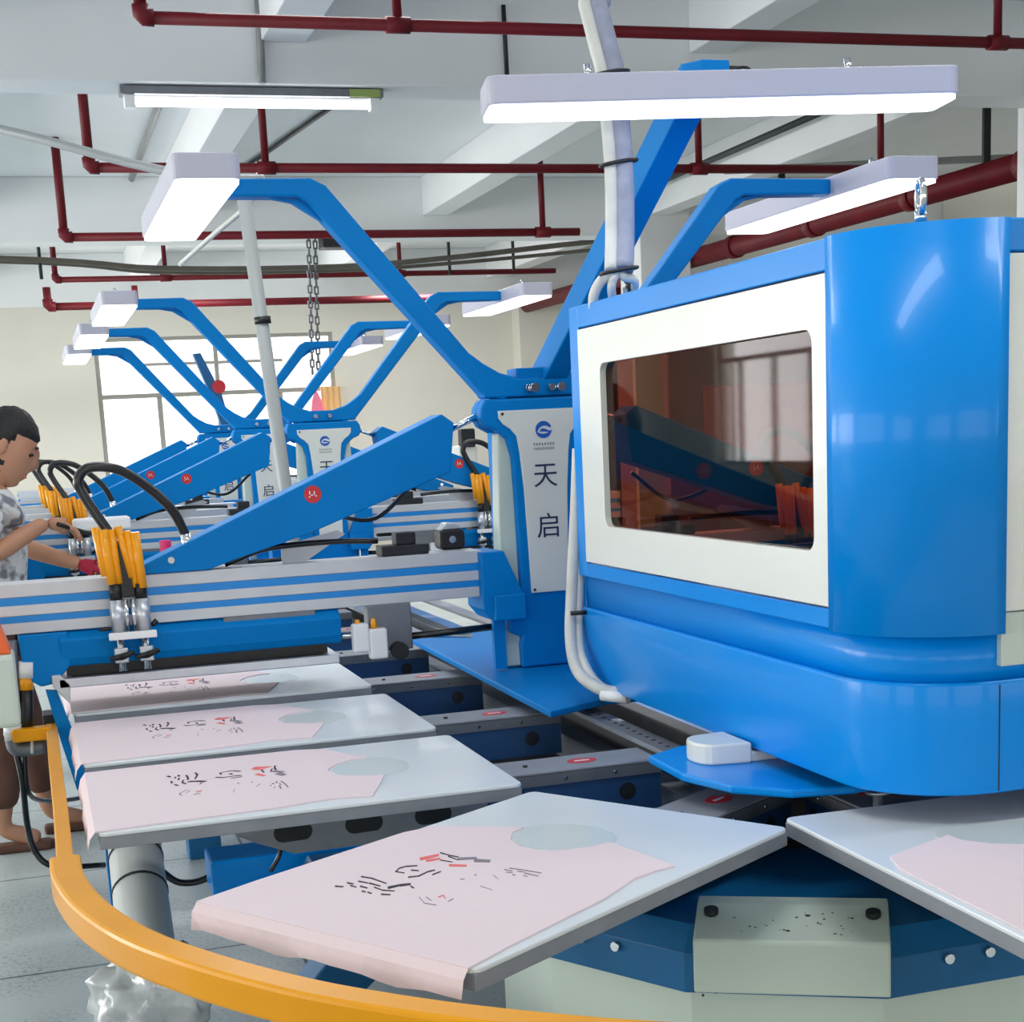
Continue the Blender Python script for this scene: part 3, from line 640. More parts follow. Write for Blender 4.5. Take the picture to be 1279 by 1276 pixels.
# shirt panels
def ribbon(m,pts,w,k):
    P=[Vector((400+x/4,1020+y/4)) for x,y in pts]; w=w/4
    for a,b in zip(P,P[1:]):
        d=(b-a).normalized(); nrm=Vector((-d.y,d.x))*w/2
        q=[a-nrm*.6-d*w*.2,b-nrm*.6+d*w*.2,b+nrm*.6+d*w*.1,a+nrm-d*w*.1]
        m.mi=k; V=[loc4(p.x,p.y,.903) for p in q]; m.prism(V,.9029,.9033,'z')
def make_shirt():
    out=[(-.004,.246),(.1,.249),(.227,.248),(.40,.246),(.455,.228),(.49,.155),(.515,.1),(.485,.098),(.45,.073),(.43,.04),(.424,.018),(.43,-.015),(.448,-.036),(.485,-.06),(.512,-.064),(.49,-.13),(.458,-.216),(.42,-.206),(.38,-.202),(.33,-.212),(.284,-.22),(.18,-.226),(.082,-.232),(-.004,-.240)]
    m=MB(); m.prism(out,.9003,.9027,'z')
    # hanging hem over the outer edge
    n=18; top=[];mid=[];bot=[]
    for i in range(n+1):
        v=.246-.486*i/n; wv=.004*math.sin(i*.8)+.002*math.sin(i*1.7)
        top.append(m.bm.verts.new((-.003,v,.9026))); mid.append(m.bm.verts.new((-.013,v,.890))); bot.append(m.bm.verts.new((-.017-wv*.6,v,.866+wv)))
    for i in range(n):
        m.face([top[i],top[i+1],mid[i+1],mid[i]]); m.face([mid[i],mid[i+1],bot[i+1],bot[i]])
    o=m.build('shirt_panel','pink')
    m=MB()
    for p,w in (([(75,345),(115,348)],9),([(135,328),(165,335)],9),([(205,297),(250,305)],8),([(250,303),(330,332)],8),([(190,320),(240,330)],7),([(150,342),(180,350)],7),([(200,345),(235,355)],8),([(245,330),(300,345)],8),([(208,370),(226,374)],8),([(238,375),(256,382)],8),([(270,350),(310,365)],7),([(305,385),(350,388)],8),([(340,352),(400,340),(450,335)],15),([(310,365),(370,370)],7),([(452,345),(468,355)],8),
        ([(378,272),(395,255),(430,246),(485,243)],7),([(375,272),(420,280)],6),([(455,265),(492,268)],7),([(440,300),(490,295),(540,272),(572,265)],8),([(560,288),(602,272)],7),([(600,178),(640,190),(690,200)],7),([(600,215),(660,225)],6),([(640,197),(690,215)],6)): ribbon(m,p,w,0)
    for p,w in (([(500,208),(590,190)],18),([(530,217),(598,208)],14),([(645,240),(730,243)],14),([(590,400),(615,390),(625,408)],5)): ribbon(m,p,w,1)
    for p,w in (([(690,208),(780,205)],16),([(770,215),(846,220)],20),([(920,262),(960,270)],5),([(945,255),(1020,265),(1105,280)],5),([(985,270),(1020,275)],5),([(1020,280),(1090,295)],6),([(930,275),(960,278)],5),([(960,288),(975,290)],5),([(1015,292),(1035,298)],5),([(495,400),(520,430),(580,440)],4),([(530,400),(555,418)],4),([(640,420),(665,408)],5),([(865,290),(890,310)],3),([(800,345),(860,365)],2),([(700,310),(720,310)],4),([(772,288),(780,290)],6)): ribbon(m,p,w,2)
    m.build('print',['ink','coral','greyink'],o)
    return o
SH=make_shirt()
for i,lab in enumerate(('pale pink shirt panel printed with black and coral marks on the nearest askew platen','pale pink shirt panel on the lower right platen under the blue cabinet','pink printed shirt panel on the third platen back, just behind the askew one','pink printed shirt panel on the middle one of three parallel platens','pink printed shirt panel on the rearmost visible platen by the print head')):
    o=SH if i==0 else (copy_tree(SH) if i!=1 else SH.copy())
    if i==1: C.objects.link(o)
    x,y,a_,_=spots[i]; o.location=(x+(.012 if i==1 else 0),y,0); o.rotation_euler=(0,0,a_)
    tag(o,lab,'shirt panel','shirt panels laid on the platens')

# ============================================================ BIG BLUE CABINET
BX0,BX1,BY0,BY1=1.14,2.15,1.872,3.185
t=empty('flash_cabinet',(0,0,0),0,'big glossy blue and cream cabinet with tinted orange window over the press','machine cabinet')
def plan(ins=0,r=.17):
    r=r-ins; c=(BX0+ins+r,BY0+ins+r); c2=(BX1-ins-r,BY0+ins+r); p=[(BX0+ins,BY1-ins)]
    p+=[(BX0+ins,c[1]+.006)]
    p+=[(c[0]-r*math.cos(math.radians(a)),c[1]-r*math.sin(math.radians(a))) for a in range(0,91,6)]
    p+=[(c[0]+.006,BY0+ins),(c2[0]-.006,BY0+ins)]
    p+=[(c2[0]+r*math.sin(math.radians(a)),c2[1]-r*math.cos(math.radians(a))) for a in range(0,91,6)]
    p+=[(BX1-ins,c2[1]+.006),(BX1-ins,BY1-ins)]; return p
zt,z1,z2,zb=1.757,1.182,1.112,.944
Pn=plan(); arc=Pn[2:18]; arc2=Pn[20:36]
def thick(pts,z0,z1,tk,name,m_,bev=.003):
    # strip following pts, body on the inner side
    return MB().wall(pts[::-1],z0,z1,tk).build(name,m_,t,bev)
YP0,YP1=2.035,3.125       # cream side panel
# side frame strips
MB().box(BX0,BX0+.012,YP1+.004,BY1,z1,zt-.002).build('side_frame','blue',t,.002)
MB().box(BX0,BX0+.012,YP0+.003,YP1+.004,1.71,zt-.002).build('side_frame','blue',t,.002)
MB().box(BX0,BX0+.012,YP0+.003,YP1+.004,z1,1.212).build('side_frame','blue',t,.002)
wn=[at(*p,x=BX0) for p in ((752,455),(757,657),(1018,408),(1018,688))]
wy0=(wn[2].y+wn[3].y)/2; wy1=(wn[0].y+wn[1].y)/2; wz1_=(wn[0].z+wn[2].z)/2; wz0_=(wn[1].z+wn[3].z)/2
sp=MB().ring(prect(YP0,YP1,1.216,1.706),rrect(wy0,wy1,wz0_,wz1_,.022),BX0-.004,BX0+.01,'x').build('side_panel','cream',t,.0008)
MB().prism(rrect(wy0-.012,wy1+.012,wz0_-.012,wz1_+.012,.03),BX0+.0105,BX0+.0135,'x').build('tinted_window','acrylic',t)
# rounded corners, front strips, far side
cs=[(BX0,YP0-.002)]+[(x,y) for x,y in arc]
k_=MB().wall(cs[::-1],z1,zt-.002,-.014); k_.build('corner_panel','blue',t)
k_=MB().wall(([(arc2[-1][0],YP0)]+arc2[::-1]),z1,zt-.002,-.014); k_.build('corner_panel','blue',t)
MB().box(arc[-1][0]+.002,arc2[0][0]-.002,BY0,BY0+.014,1.712,zt-.002).build('front_strip','blue',t,.002)
MB().box(arc[-1][0]+.003,arc2[0][0]-.003,BY0-.002,BY0+.012,z1+.03,1.709).build('front_panel','cream',t,.002)
MB().box(arc[-1][0]+.003,arc2[0][0]-.003,BY0+.001,BY0+.015,z2+.02,z1+.028).build('front_sill','palegreen',t,.002)
MB().box(BX1-.014,BX1,YP0+.003,BY1,z1,1.30).box(BX1-.014,BX1,YP0+.003,BY1,1.62,zt-.002).box(BX1-.014,BX1,2.9,BY1,1.30,1.62).build('far_side','blue',t,.002)
MB().box(BX0+.012,BX1-.014,BY1-.014,BY1,z1,1.215).box(BX0+.012,BX1-.014,BY1-.014,BY1,1.70,zt-.002).build('end_frame','blue',t,.002)
MB().prism(plan(.002),zt-.016,zt,'z').build('top_cover','blue',t,.006,seg=3)
MB().prism(plan(.016),z1-.004,z1+.006,'z').build('inner_floor','bluedark',t)
# recessed waist and lower skirt
w_=plan(.012); MB().wall(w_,z2-.01,z1,-.012).build('waist','blue',t)
w_=plan(-.0); sk=MB().wall(w_,zb,z2,-.014).build('lower_skirt','blue',t,.005,seg=3)
MB().box(BX0+.012,BX1-.012,BY1-.014,BY1-.002,zb,z1).build('end_skirt','blue',t)
MB().box(arc[-1][0]-.001,arc[-1][0]+.001,BY0-.0006,BY0+.004,zb+.004,z2-.006).build('seam','dark',t)
lk=at(1068,705,x=1.145); lk=Vector((BX0+.002,2.008,1.262)); MB().cyl(tuple(lk),tuple(lk+Vector((-.006,0,0))),.008,14).build('key_lock','dark',t)
# lifting eye on top
le=at(1188,262,z=zt); m=MB(); cx_,cy_=le.x+.03,le.y+.12
m.tube([(cx_+.008*math.cos(q*PI/8),cy_+.02*math.cos(q*PI/8),zt+.034+.022*math.sin(q*PI/8)) for q in range(17)],.005,8,False)
m.cyl((cx_,cy_,zt),(cx_,cy_,zt+.016),.009,10).build('lifting_eye','chrome',t)

# hoses feeding the cabinet
t=empty('hose_bundle',(0,0,0),0,'white hose and grey fabric sleeve dropping from the ceiling to the blue cabinet','hose')
pl_=[at(722,-60,y=3.2),at(738,5,y=3.16),at(752,60,y=3.13),at(760,92,y=3.12),at(766,150,y=3.1),at(771,215,y=3.08),at(772,290,y=3.05),at(771,338,y=3.02)]
topx=[Vector((.75,3.6,4.1)),Vector((.9,3.45,3.3))]
def off(P,dx): return [p+Vector((dx,0,0)) for p in P]
P_=topx+pl_
MB().tube(spline(off(P_,-.014),6),.0135,12).build('white_hose','whitehose',t)
MB().tube(spline(off(P_,.013),6),.022,12).build('fabric_sleeve','greyfab',t)
for px,py in ((758,88),(770,210),(769,340)):
    p=min(spline(P_,6),key=lambda v:abs(v.z-at(px,py,y=3.1).z)); MB().tube([p+Vector((.004+.04*math.cos(q*PI/8),.026*math.sin(q*PI/8),.006*math.cos(q*PI/8))) for q in range(17)],.004,6,False).build('cable_tie','black',t)
e_=at(770,340,y=3.03)
MB().tube(spline([e_+Vector((-.01,0,0)),at(750,352,y=3.04),at(742,368,y=3.05),at(741,385,y=3.06)]),.011,10).build('white_hose','whitehose',t)
MB().tube(spline([e_,at(764,356,y=3.02),at(765,375,y=3.04)]),.009,10).build('white_hose','whitehose',t)
MB().tube(spline([e_+Vector((.01,0,0)),at(780,346,y=3.02),at(792,350,y=3.02),at(791,362,y=3.04),at(778,364,y=3.05)]),.009,10).build('white_hose','whitehose',t)
MB().tube(spline([at(783,347,y=3.04),at(790,352,y=3.04),at(784,368,y=3.05)]),.012,8).build('connector','black',t)
t=empty('cable_pair',(0,0,0),0,'pair of white cables hanging down the far edge of the blue cabinet','cable')
for k,(d0,rr) in enumerate(((0,.0135),(.02,.011))):
    pts=[at(722+d0*150,560,y=3.2),at(719+d0*400,640,y=3.2),at(714+d0*450,740,y=3.19),at(713+d0*500,800,y=3.15),at(722+d0*500,838-d0*200,y=3.08),at(745+d0*300,858,y=3.02),at(775,868-d0*200,y=2.98)]
    MB().tube(spline(pts),rr,10).build('cable','whitehose',t)
p=at(724,764,y=3.165); MB().tube([p+Vector((-.026,-.012,0)),p+Vector((0,-.018,0)),p+Vector((.026,-.012,0))],.005,6).build('cable_tie','black',t)
MB().cyl(tuple(at(752,868,y=3.0)),tuple(at(785,872,y=2.95)),.012,10).build('cable_gland','white',t)

# ============================================================ YELLOW GUARD RAIL
t=empty('guard_rail',(0,0,0),0,'yellow steel guard rail curving around the lower left of the press','guard rail')
def sweep(m,pts,wf,hf,zf):
    P=[Vector(p) for p in pts]; cols=[]
    for i,p in enumerate(P):
        d=(P[min(i+1,len(P)-1)]-P[max(i-1,0)]).normalized(); n=Vector((d.y,-d.x,0)); w=wf(i)/2; h=hf(i)
        cols.append([m.bm.verts.new(v) for v in (p+n*w,p-n*w,p-n*w-Vector((0,0,h)),p+n*w-Vector((0,0,h)))])
    for a,b in zip(cols,cols[1:]):
        for k in range(4): m.face([a[k],b[k],b[(k+1)%4],a[(k+1)%4]])
    m.face(cols[0]); m.face(cols[-1][::-1])
zr=.88
m=MB(); sweep(m,[(-.012,3.75,zr),(-.011,3.2,zr),(-.009,2.8,zr),(-.009,2.34,zr)],lambda i:.026,lambda i:.03,0); m.build('rail_bar','yellow',t,.003)
cv=spline([(-.009,2.42,zr+.004),(-.006,2.3,zr+.004),(.018,2.14,zr+.004),(.066,1.98,zr+.004),(.13,1.85,zr+.004),(.21,1.725,zr+.004),(.29,1.625,zr+.004),(.42,1.50,zr+.004),(.6,1.37,zr+.004),(.85,1.25,zr+.004),(1.15,1.18,zr+.004),(1.5,1.19,zr+.004),(1.85,1.3,zr+.004),(2.2,1.55,zr+.004),(2.45,1.9,zr+.004)],6)
m=MB(); sweep(m,cv,lambda i:.048,lambda i:.046,0); m.build('curved_rail','yellow',t,.006)
for x,y in ((.85,1.25),(2.45,1.9)): MB().box(x-.02,x+.02,y-.02,y+.02,0,zr-.042).build('rail_post','yellow',t,.004)
MB().box(-.10,-.012,3.62,3.66,.855,.885).build('rail_bracket','yellow',t,.004)
MB().cyl((-.118,3.64,.87),(-.10,3.64,.87),.012,12).build('bracket_bolt','white',t)
MB().box(-.03,.0,3.7,3.78,.86,.9).build('end_clamp','dark',t,.003)

# regulator at the rail's end
t=empty('air_regulator',(0,0,0),0,'air regulator with black bowl and orange band beside the rail end','air regulator')
def P3(px,py): return at(px,py,y=3.66)
def cylp(a,b,r,name,m_,n=14): return MB().cyl(tuple(P3(*a)),tuple(P3(*b)),r,n).build(name,m_,t)
cylp((36,803),(36,832),.009,'stem','armgrey'); cylp((33,826),(33,846),.018,'cap','white'); cylp((32,843),(33,861),.016,'band','amber'); cylp((33,861),(34,926),.015,'bowl','black')
cylp((15,800),(20,900),.011,'side_tube','steel')
e=P3(16,905); MB().tube(spline([tuple(P3(16,905)),tuple(P3(17,925)),tuple(P3(24,935)),tuple(P3(56,931))]),.019,14).build('pipe_elbow','steel',t)
cylp((16,903),(16,918),.021,'collar','white'); cylp((38,932),(42,932),.021,'collar','white'); 
cable('air_line',[P3(20,938),P3(28,975),at(34,1030,y=3.7),at(45,1065,y=3.7),at(70,1082,y=3.7),at(130,1080,y=3.8)],.0075,'rubber','black air line looping down beside the yellow rail end','cable')
cable('air_line',[P3(30,940),at(36,990,y=3.68),at(60,1000,y=3.9),at(90,998,y=4.1),at(108,994,y=4.2)],.006,'rubber','thin black cable running behind the yellow rail to the machine','cable')
cable('air_line',[at(196,1083,y=3.4),at(225,1102,y=3.4),at(262,1094,y=3.4),at(284,1058,y=3.4)],.008,'rubber','black hose sagging under the third platen','cable')
cable('air_line',[at(338,1088,y=3.1),at(348,1070,y=3.1),at(352,1052,y=3.1)],.005,'rubber','short black cable dangling right of the sagging hose under the third platen','cable')
# cream control pendant cut by the left edge
t=empty('control_box',(0,0,0),0,'pale cream box with orange top cut off by the left picture edge','control box')
a=at(18,815,y=3.5); c=at(17,905,y=3.5)
MB().box(a.x-.3,a.x-.002,3.46,3.6,c.z,a.z).build('body','palegreen',t,.01)
MB().box(a.x-.2,a.x-.14,3.5,3.56,0,c.z).box(a.x-.3,a.x-.04,3.42,3.64,0,.02).build('stand','steel',t,.004)
MB().prism([(a.x-.3,a.z),(a.x-.006,a.z),(a.x-.03,a.z+.075),(a.x-.3,a.z+.075)],3.48,3.58,'y').build('top_cap',mat('orange_plastic',(236,104,44),.4),t,.004)
# drain pipe with plastic film
t=empty('drain_pipe',(0,0,0),0,'fat pale grey plastic pipe slanting down behind the yellow rail','pipe')
q0=at(166,1040,y=3.25); q1=at(181,1165,y=2.95); dq=(q1-q0); 
q2=q0+dq*(q0.z/(-dq.z))*.93
MB().cyl(tuple(q0),tuple(q2),.055,26).build('pipe','pvc',t)
for f_ in (.28,.62): 
    c=q0+dq*f_; n_2=dq.normalized(); MB().cyl(tuple(c-n_2*.003),tuple(c+n_2*.003),.0568,26).build('joint_ring','dark',t)
c=at(192,1245,y=2.62); random.seed(5); m=MB()
bmesh.ops.create_icosphere(m.bm,subdivisions=4,radius=1)
from mathutils import noise
for v in m.bm.verts:
    d=v.co.normalized(); k=1+.35*noise.noise(d*2.1)+.18*noise.noise(d*5)
    v.co=Vector((d.x*.10*k,d.y*.12*k,d.z*.085*k))
m.build('crumpled_film','film',None,smooth=True)
o=bpy.data.objects['crumpled_film']; o.location=c; tag(o,'crumpled clear plastic film bunched around the pipe below the yellow rail','plastic film')

# ============================================================ THE WORKER
def skin_body(name,verts,edges,m_,parent=None,sub=2,root=0):
    me=bpy.data.meshes.new(name); me.from_pydata([v[:3] for v in verts],edges,[]); me.materials.append(M[m_])
    o=bpy.data.objects.new(name,me); C.objects.link(o)
    if parent: o.parent=parent
    sk=o.modifiers.new('skin','SKIN'); sk.use_smooth_shade=True
    for i,v in enumerate(verts):
        sv=me.skin_vertices[0].data[i]; sv.radius=(v[3],v[4] if len(v)>4 else v[3]); sv.use_root=(i==root)
    su=o.modifiers.new('sub','SUBSURF'); su.levels=sub; su.render_levels=sub
    dg=bpy.context.evaluated_depsgraph_get(); bpy.context.view_layer.update()
    nm=bpy.data.meshes.new_from_object(o.evaluated_get(dg)); o.modifiers.clear(); o.data=nm
    for p in nm.polygons: p.use_smooth=True
    return o
WY=6.16
W=tag(empty('person',(-.16,WY,0)),'man in a printed white T-shirt leaning to the right over the press, crimson glove','person')
def J(x,y,z,r,r2=None): return (x,y,z,r,r2 or r)
# local axes: +x is the way he faces
vs=[J(-.06,0,.93,.12,.15),J(-.05,0,1.08,.115,.145),J(-.02,0,1.24,.12,.17),J(-.005,0,1.34,.10,.15),J(.02,0,1.41,.055,.06),J(.045,0,1.47,.05,.05),
 J(-.01,-.19,1.34,.055),J(-.03,-.235,1.13,.043),J(.14,-.16,1.225,.034),J(.20,-.12,1.255,.026,.03),   # near arm, bent
 J(.0,.19,1.33,.055),J(.10,.20,1.15,.042),J(.26,.13,1.09,.033),J(.32,.1,1.07,.026,.03),           # far arm
 J(-.06,-.1,.88,.085),J(-.04,-.11,.48,.058),J(-.08,-.12,.09,.038),J(.06,-.13,.04,.035,.03),
 J(-.06,.1,.88,.085),J(.04,.11,.48,.058),J(.10,.12,.09,.038),J(.24,.12,.04,.035,.03)]
es=[(0,1),(1,2),(2,3),(3,4),(4,5),(3,6),(6,7),(7,8),(8,9),(3,10),(10,11),(11,12),(12,13),(0,14),(14,15),(15,16),(16,17),(0,18),(18,19),(19,20),(20,21)]
body=skin_body('body',vs,es,'skin',W)
# head joined into the body mesh
m=MB(); bmesh.ops.create_uvsphere(m.bm,u_segments=40,v_segments=28,radius=1)
for v in m.bm.verts:
    x,y,z=v.co; fx=max(x,0)
    X=x*.098; Y=y*.078*(1-.16*max(-z,0)); Z=z*.128
    if z<0: X=X*(1-.12*(-z))+.012*(-z)*(1 if x>0 else .2); 
    # brow, eye socket, nose, lips, chin
    ay=abs(y)
    if x>0:
        X+=.010*math.exp(-((z-.18)/.10)**2)*math.exp(-(y/.55)**2)
        X-=.012*math.exp(-((z-.02)/.09)**2)*math.exp(-((ay-.42)/.17)**2)
        X+=.019*math.exp(-((z+.22)/.14)**2)*math.exp(-(y/.15)**2)*(1 if x>.5 else 0)+.012*math.exp(-((z+.02)/.18)**2)*math.exp(-(y/.12)**2)*(1 if x>.5 else 0)
        X+=.010*math.exp(-((z+.50)/.05)**2)*math.exp(-(y/.3)**2)+.008*math.exp(-((z+.60)/.05)**2)*math.exp(-(y/.28)**2)
        X+=.014*math.exp(-((z+.85)/.13)**2)*math.exp(-(y/.4)**2)
    v.co=(X,Y,Z)
for s_ in (-1,1):
    r=bmesh.ops.create_uvsphere(m.bm,u_segments=12,v_segments=8,radius=1)['verts']
    for v in r: v.co=Vector((v.co.x*.018-.012,v.co.y*.009+s_*.08,v.co.z*.032-.005))
    m.tube([(-.0,0,-.08),(-.035,0,-.16)],.052,14) if s_<0 else None
Rh=Matrix.Translation((.082,0,1.535))@Matrix.Rotation(math.radians(24),4,'Y')@Matrix.Rotation(math.radians(-8),4,'X')
RhT=Rh@Matrix.Scale(1.13,4)
hd=m.build('head_part','skin',None,smooth=True)
# hands: palms and fingers as skinned chains
def hand(base,dirv,side,m_,curl=.5,parent=None):
    d=Vector(dirv).normalized(); up=Vector((0,0,1)); w=d.cross(up).normalized()*side; dn=d.cross(w).normalized(); dn=dn if dn.z<0 else -dn
    V=[Vector(base),Vector(base)+d*.04,Vector(base)+d*.08]; R=[.024,.030,.028]; E_=[(0,1),(1,2)]
    for k,(o_,ln) in enumerate(((-.030,.066),(-.010,.078),(.012,.072),(.031,.055))):
        p=V[2]+w*o_; s0=len(V); V.append(V[2]+w*o_*.8-d*.01); R.append(.011); E_.append((2,s0))
        q=p+d*ln*.45+dn*ln*.15*curl*2; V.append(q); R.append(.0095); E_.append((s0,s0+1))
        q2=q+d*ln*.3+dn*ln*.5*curl; V.append(q2); R.append(.0085); E_.append((s0+1,s0+2))
        q3=q2+d*ln*.02+dn*ln*.45*curl; V.append(q3); R.append(.0075); E_.append((s0+2,s0+3))
    s0=len(V); V.append(V[1]-w*.034+dn*.006); R.append(.0115); E_.append((1,s0))
    V.append(V[s0]+d*.03-w*.016+dn*.012); R.append(.010); E_.append((s0,s0+1)); V.append(V[s0+1]+d*.028+dn*.012); R.append(.0085); E_.append((s0+1,s0+2))
    return skin_body('hand',[(v.x,v.y,v.z,r) for v,r in zip(V,R)],E_,m_,parent,1)
h1=hand((.20,-.12,1.255),(.9,.25,-.25),1,'skin',.55)
h2=hand((.32,.1,1.07),(.9,-.2,-.25),1,'skin',.4)
# merge head and hands into the one body mesh
bmj=bmesh.new(); bmj.from_mesh(body.data)
tmp=bmesh.new(); tmp.from_mesh(hd.data); tmp.transform(RhT); me_=bpy.data.meshes.new('tmp'); tmp.to_mesh(me_); bmj.from_mesh(me_)
for h in (h1,h2): bmj.from_mesh(h.data)
for f in bmj.faces: f.smooth=True; f.material_index=0
bmj.to_mesh(body.data); body.data.materials.clear(); body.data.materials.append(M['skin'])
for h in (hd,h1,h2): bpy.data.objects.remove(h)
# hair
m=MB(); bmesh.ops.create_uvsphere(m.bm,u_segments=40,v_segments=28,radius=1)
for v in list(m.bm.verts):
    x,y,z=v.co; line=.42 if x>.35 else (.42-(.35-x)*1.1)
    k=1.09 if z>line else .93
    k+=.03*noise.noise(v.co*9)
    v.co=Vector((x*.100*k-.002,y*.08*k,z*.131*k+.002))
ha=m.build('hair','hair',W,smooth=True); ha.matrix_local=RhT
m=MB()
for s_ in (-1,1):
    m.tube([(.093,s_*.02,.028),(.097,s_*.034,.033),(.089,s_*.05,.028)],.0035,6)
    m.tube([(.088,s_*.024,.004),(.090,s_*.034,.004),(.084,s_*.046,.004)],.003,6)
eb=m.build('eyes_and_brows','hair',W); eb.matrix_local=RhT
m=MB(); m.tube([(.086,-.018,-.071),(.0915,0,-.071),(.086,.018,-.071)],.0028,6); lp=m.build('lips','coral',W); lp.matrix_local=RhT
# clothes
sh=skin_body('shirt',[J(-.06,0,.875,.155,.18),J(-.05,0,1.1,.145,.17),J(-.02,0,1.25,.14,.19),J(-.005,0,1.345,.115,.17),J(.008,0,1.385,.085,.09),
  J(-.01,-.19,1.335,.078),J(-.015,-.225,1.205,.072),J(.0,.19,1.325,.078),J(.06,.21,1.22,.07)],[(0,1),(1,2),(2,3),(3,4),(3,5),(5,6),(3,7),(7,8)],'shirt',W)
tr=skin_body('trousers',[J(-.06,0,.96,.14,.16),J(-.06,-.1,.85,.105),J(-.04,-.11,.5,.08),J(-.075,-.12,.16,.07),J(-.06,.1,.85,.105),J(.04,.11,.5,.08),J(.09,.12,.16,.07)],[(0,1),(1,2),(2,3),(0,4),(4,5),(5,6)],'trouser',W)
gl=hand((.305,.103,1.073),(.9,-.2,-.25),1,'glove',.4,W); gl.name='glove'; gl.scale=(1.0,1.0,1.0)
for v in gl.data.vertices: v.co=Vector((.37,.085,1.055))+(v.co-Vector((.37,.085,1.055)))*1.12
for s_,x0 in ((-1,-.02),(1,.16)):
  m=MB(); m.prism([(x0-.09,s_*.12-.035),(x0+.11,s_*.12-.04),(x0+.14,s_*.12),(x0+.11,s_*.12+.04),(x0-.09,s_*.12+.035)],0,.035,'z')
  m.build('shoe','trouser',W,.012)
cable('tool_strap',[Vector(W.location)+Vector(v) for v in ((.24,-.15,1.245),(.29,-.12,1.225),(.34,-.10,1.205),(.38,-.09,1.20))],.009,'black','black scraper held in the worker\'s bare hand','tool')
# white tray and clutter beside his gloved hand
tag(MB().box(.14,.36,6.2,6.32,1.20,1.25).build('ink_tray','white',None,.01),'white plastic tray behind the crimson glove, above the second beam','tray')
tag(MB().cyl((.46,5.9,1.10),(.46,5.9,1.165),.022,16).build('red_cup',mat('magenta_plastic',(206,36,104),.4),None,.002),'small magenta pot right of the yellow squeegee handles','pot')
# black camera-like sensor on the rear beam
t=empty('drive_motor',(1.03,4.9,0),0,'black domed motor with silver plug standing on the beam left of the lettered column','motor')

a=at(560,693,y=3.8); t.location=(a.x,3.78,1.215)
MB().prism(rrect(-.034,.034,0,.052,.014),-.03,.03,'y').build('motor_body','black',t,.006)
MB().prism([(-.03,.05),(-.012,.068),(.016,.066),(.03,.05)],-.025,.025,'y').build('motor_cap','alu',t,.003)
MB().cyl((0,-.032,.026),(0,-.03,.026),.009,14).build('plug','chrome',t)
# machine tower beyond the beam: wall mounted control cabinet behind
t=empty('electric_cabinet',(0,0,0),0,'small cream electrical box on the far side behind the diagonal brace','electric box')
a=at(598,600,y=9); b=at(572,540,y=9)
MB().box(b.x,a.x,9,9.2,a.z,b.z-.08).build('body','cream',t,.01)
MB().box(b.x+.01,b.x+.1,8.97,9.05,b.z-.09,b.z+.02).build('switch_block','dark',t,.01)

# things in front of the far window
t=empty('raised_brace',(0,0,0),0,'thin dark blue arm raised steeply in front of the far window, with a red badge','machine arm')
def P9(px,py,y=10.6): return at(px,py,y=y)
V=[P9(*p) for p in ((241,442),(250,441),(276,490),(292,545),(300,610),(288,610),(282,548),(264,495))]
MB().prism([(v.x,v.z) for v in V],10.58,10.66,'y').build('arm','bluedark',t)
v=P9(273,483); MB().cyl((v.x,10.575,v.z),(v.x,10.58,v.z),.045,18).build('round_badge','red',t)
a=P9(395,500,21.4); tag(MB().prism([(a.x-.1,a.z-.28),(a.x+.1,a.z-.28),(a.x+.07,a.z),(a.x,a.z+.16),(a.x-.06,a.z)],21.38,21.44,'y').build('hanging_bag',mat('pink_bag',(236,120,150),.6)),'pink bag hanging at the right of the far window','bag')
a=P9(412,500,21.5); m=MB(); 
P=[(a.x-.12+.27*i/12,21.5+.02*math.sin(i*1.7)) for i in range(13)]
m.wall(P,1.3,2.25,.01); tag(m.build('curtain',mat('orange_curtain',(236,190,130),.8)),'pale orange curtain strip at the right edge of the far window','curtain')
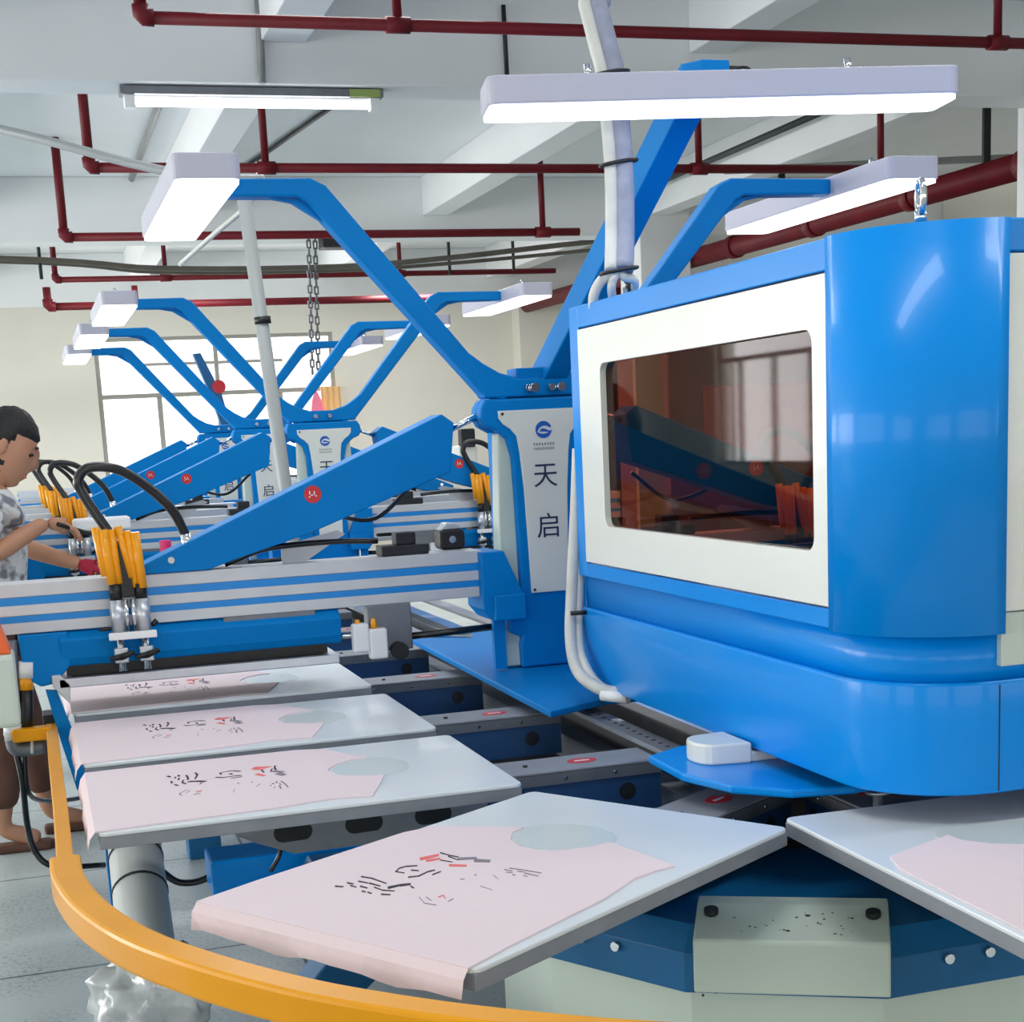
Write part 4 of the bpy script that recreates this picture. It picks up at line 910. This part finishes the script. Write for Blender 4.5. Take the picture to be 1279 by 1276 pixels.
# oven and added reflection panel, seen only through the tinted window
M['oven']=mat('oven_brown',(96,70,70),.6,0,.3,2)
t=empty('drying_oven',(4.3,10,0),0,'dark drying oven seen through the tinted window of the blue cabinet','oven')
MB().box(0,2.1,0,1,.1,2.2).build('body','oven',t,.02)
dr_=MB().box(.25,1.1,-.02,0,1.2,1.75).build('door',mat('dull_red_paint',(140,50,40),.6),t,.01)
MB().box(1.3,1.9,-.02,0,.9,1.6).build('vent_panel','steel',t,.01)
for x in (.05,1.95):
    for y in (.05,.9): MB().box(x,x+.08,y,y+.08,0,.1).build('leg','dark',t)
tag(MB().box(4.05,4.25,10,10.05,0,2.2).build('reflection_panel',mat('sage_reflection',(150,170,140),.6)),'narrow sage green panel imitating a reflection at the left of the tinted window','reflection panel')  # added panel, stands in for a greenish reflection on the acrylic

# ============================================================ LIGHT
wd=bpy.data.worlds.new('world'); S.world=wd; wd.use_nodes=True; bg=wd.node_tree.nodes['Background']; bg.inputs[0].default_value=(1,1,1,1); bg.inputs[1].default_value=1.9
def area(name,loc,rot,sx,sy,p,col=(1,1,1)):
    l=bpy.data.lights.new(name,'AREA'); l.shape='RECTANGLE'; l.size=sx; l.size_y=sy; l.energy=p; l.color=col
    o=bpy.data.objects.new(name,l); C.objects.link(o); o.location=loc; o.rotation_euler=rot; return o
for a,b in hl: area('daylight',(XL-.3,(a+b)/2,2.),(0,-PI/2,0),2.2,b-a,(65 if b<5 else 320),(1,1,.99))
for a,b in hn: area('daylight',((a+b)/2,YN-.3,2.),(PI/2,0,0),b-a,2.2,42,(1,1,.99))
for x_,y_ in ((.5,1.6),(2.6,1.6),(.5,4.6),(2.6,4.6),(1.5,7.2),(4.5,3)): area('ceiling_fill',(x_,y_,3.44),(0,0,0),1.3,.25,17)  # added fill lights without fixtures, brighten the platens and near bay
for x_,y_ in ((1.5,11.5),(1.5,14.5),(1.5,18.5),(5,12),(5,19)): area('ceiling_fill',(x_,y_,3.44),(0,0,0),1.3,.25,55)  # more added fill without fixtures, lifts the far bays and back wall
area('daylight',((wx0+wx1)/2,YF+.4,2.),(-PI/2,0,0),3.2,2.,160)
S.view_settings.view_transform='Standard'; S.view_settings.look='None'; S.view_settings.gamma=1; S.view_settings.use_curve_mapping=False
S.view_settings.exposure=0.02
try:
    S.cycles.use_denoising=True; S.cycles.max_bounces=8; S.cycles.diffuse_bounces=5; S.cycles.transparent_max_bounces=10; S.cycles.caustics_reflective=False; S.cycles.caustics_refractive=False
except Exception: pass
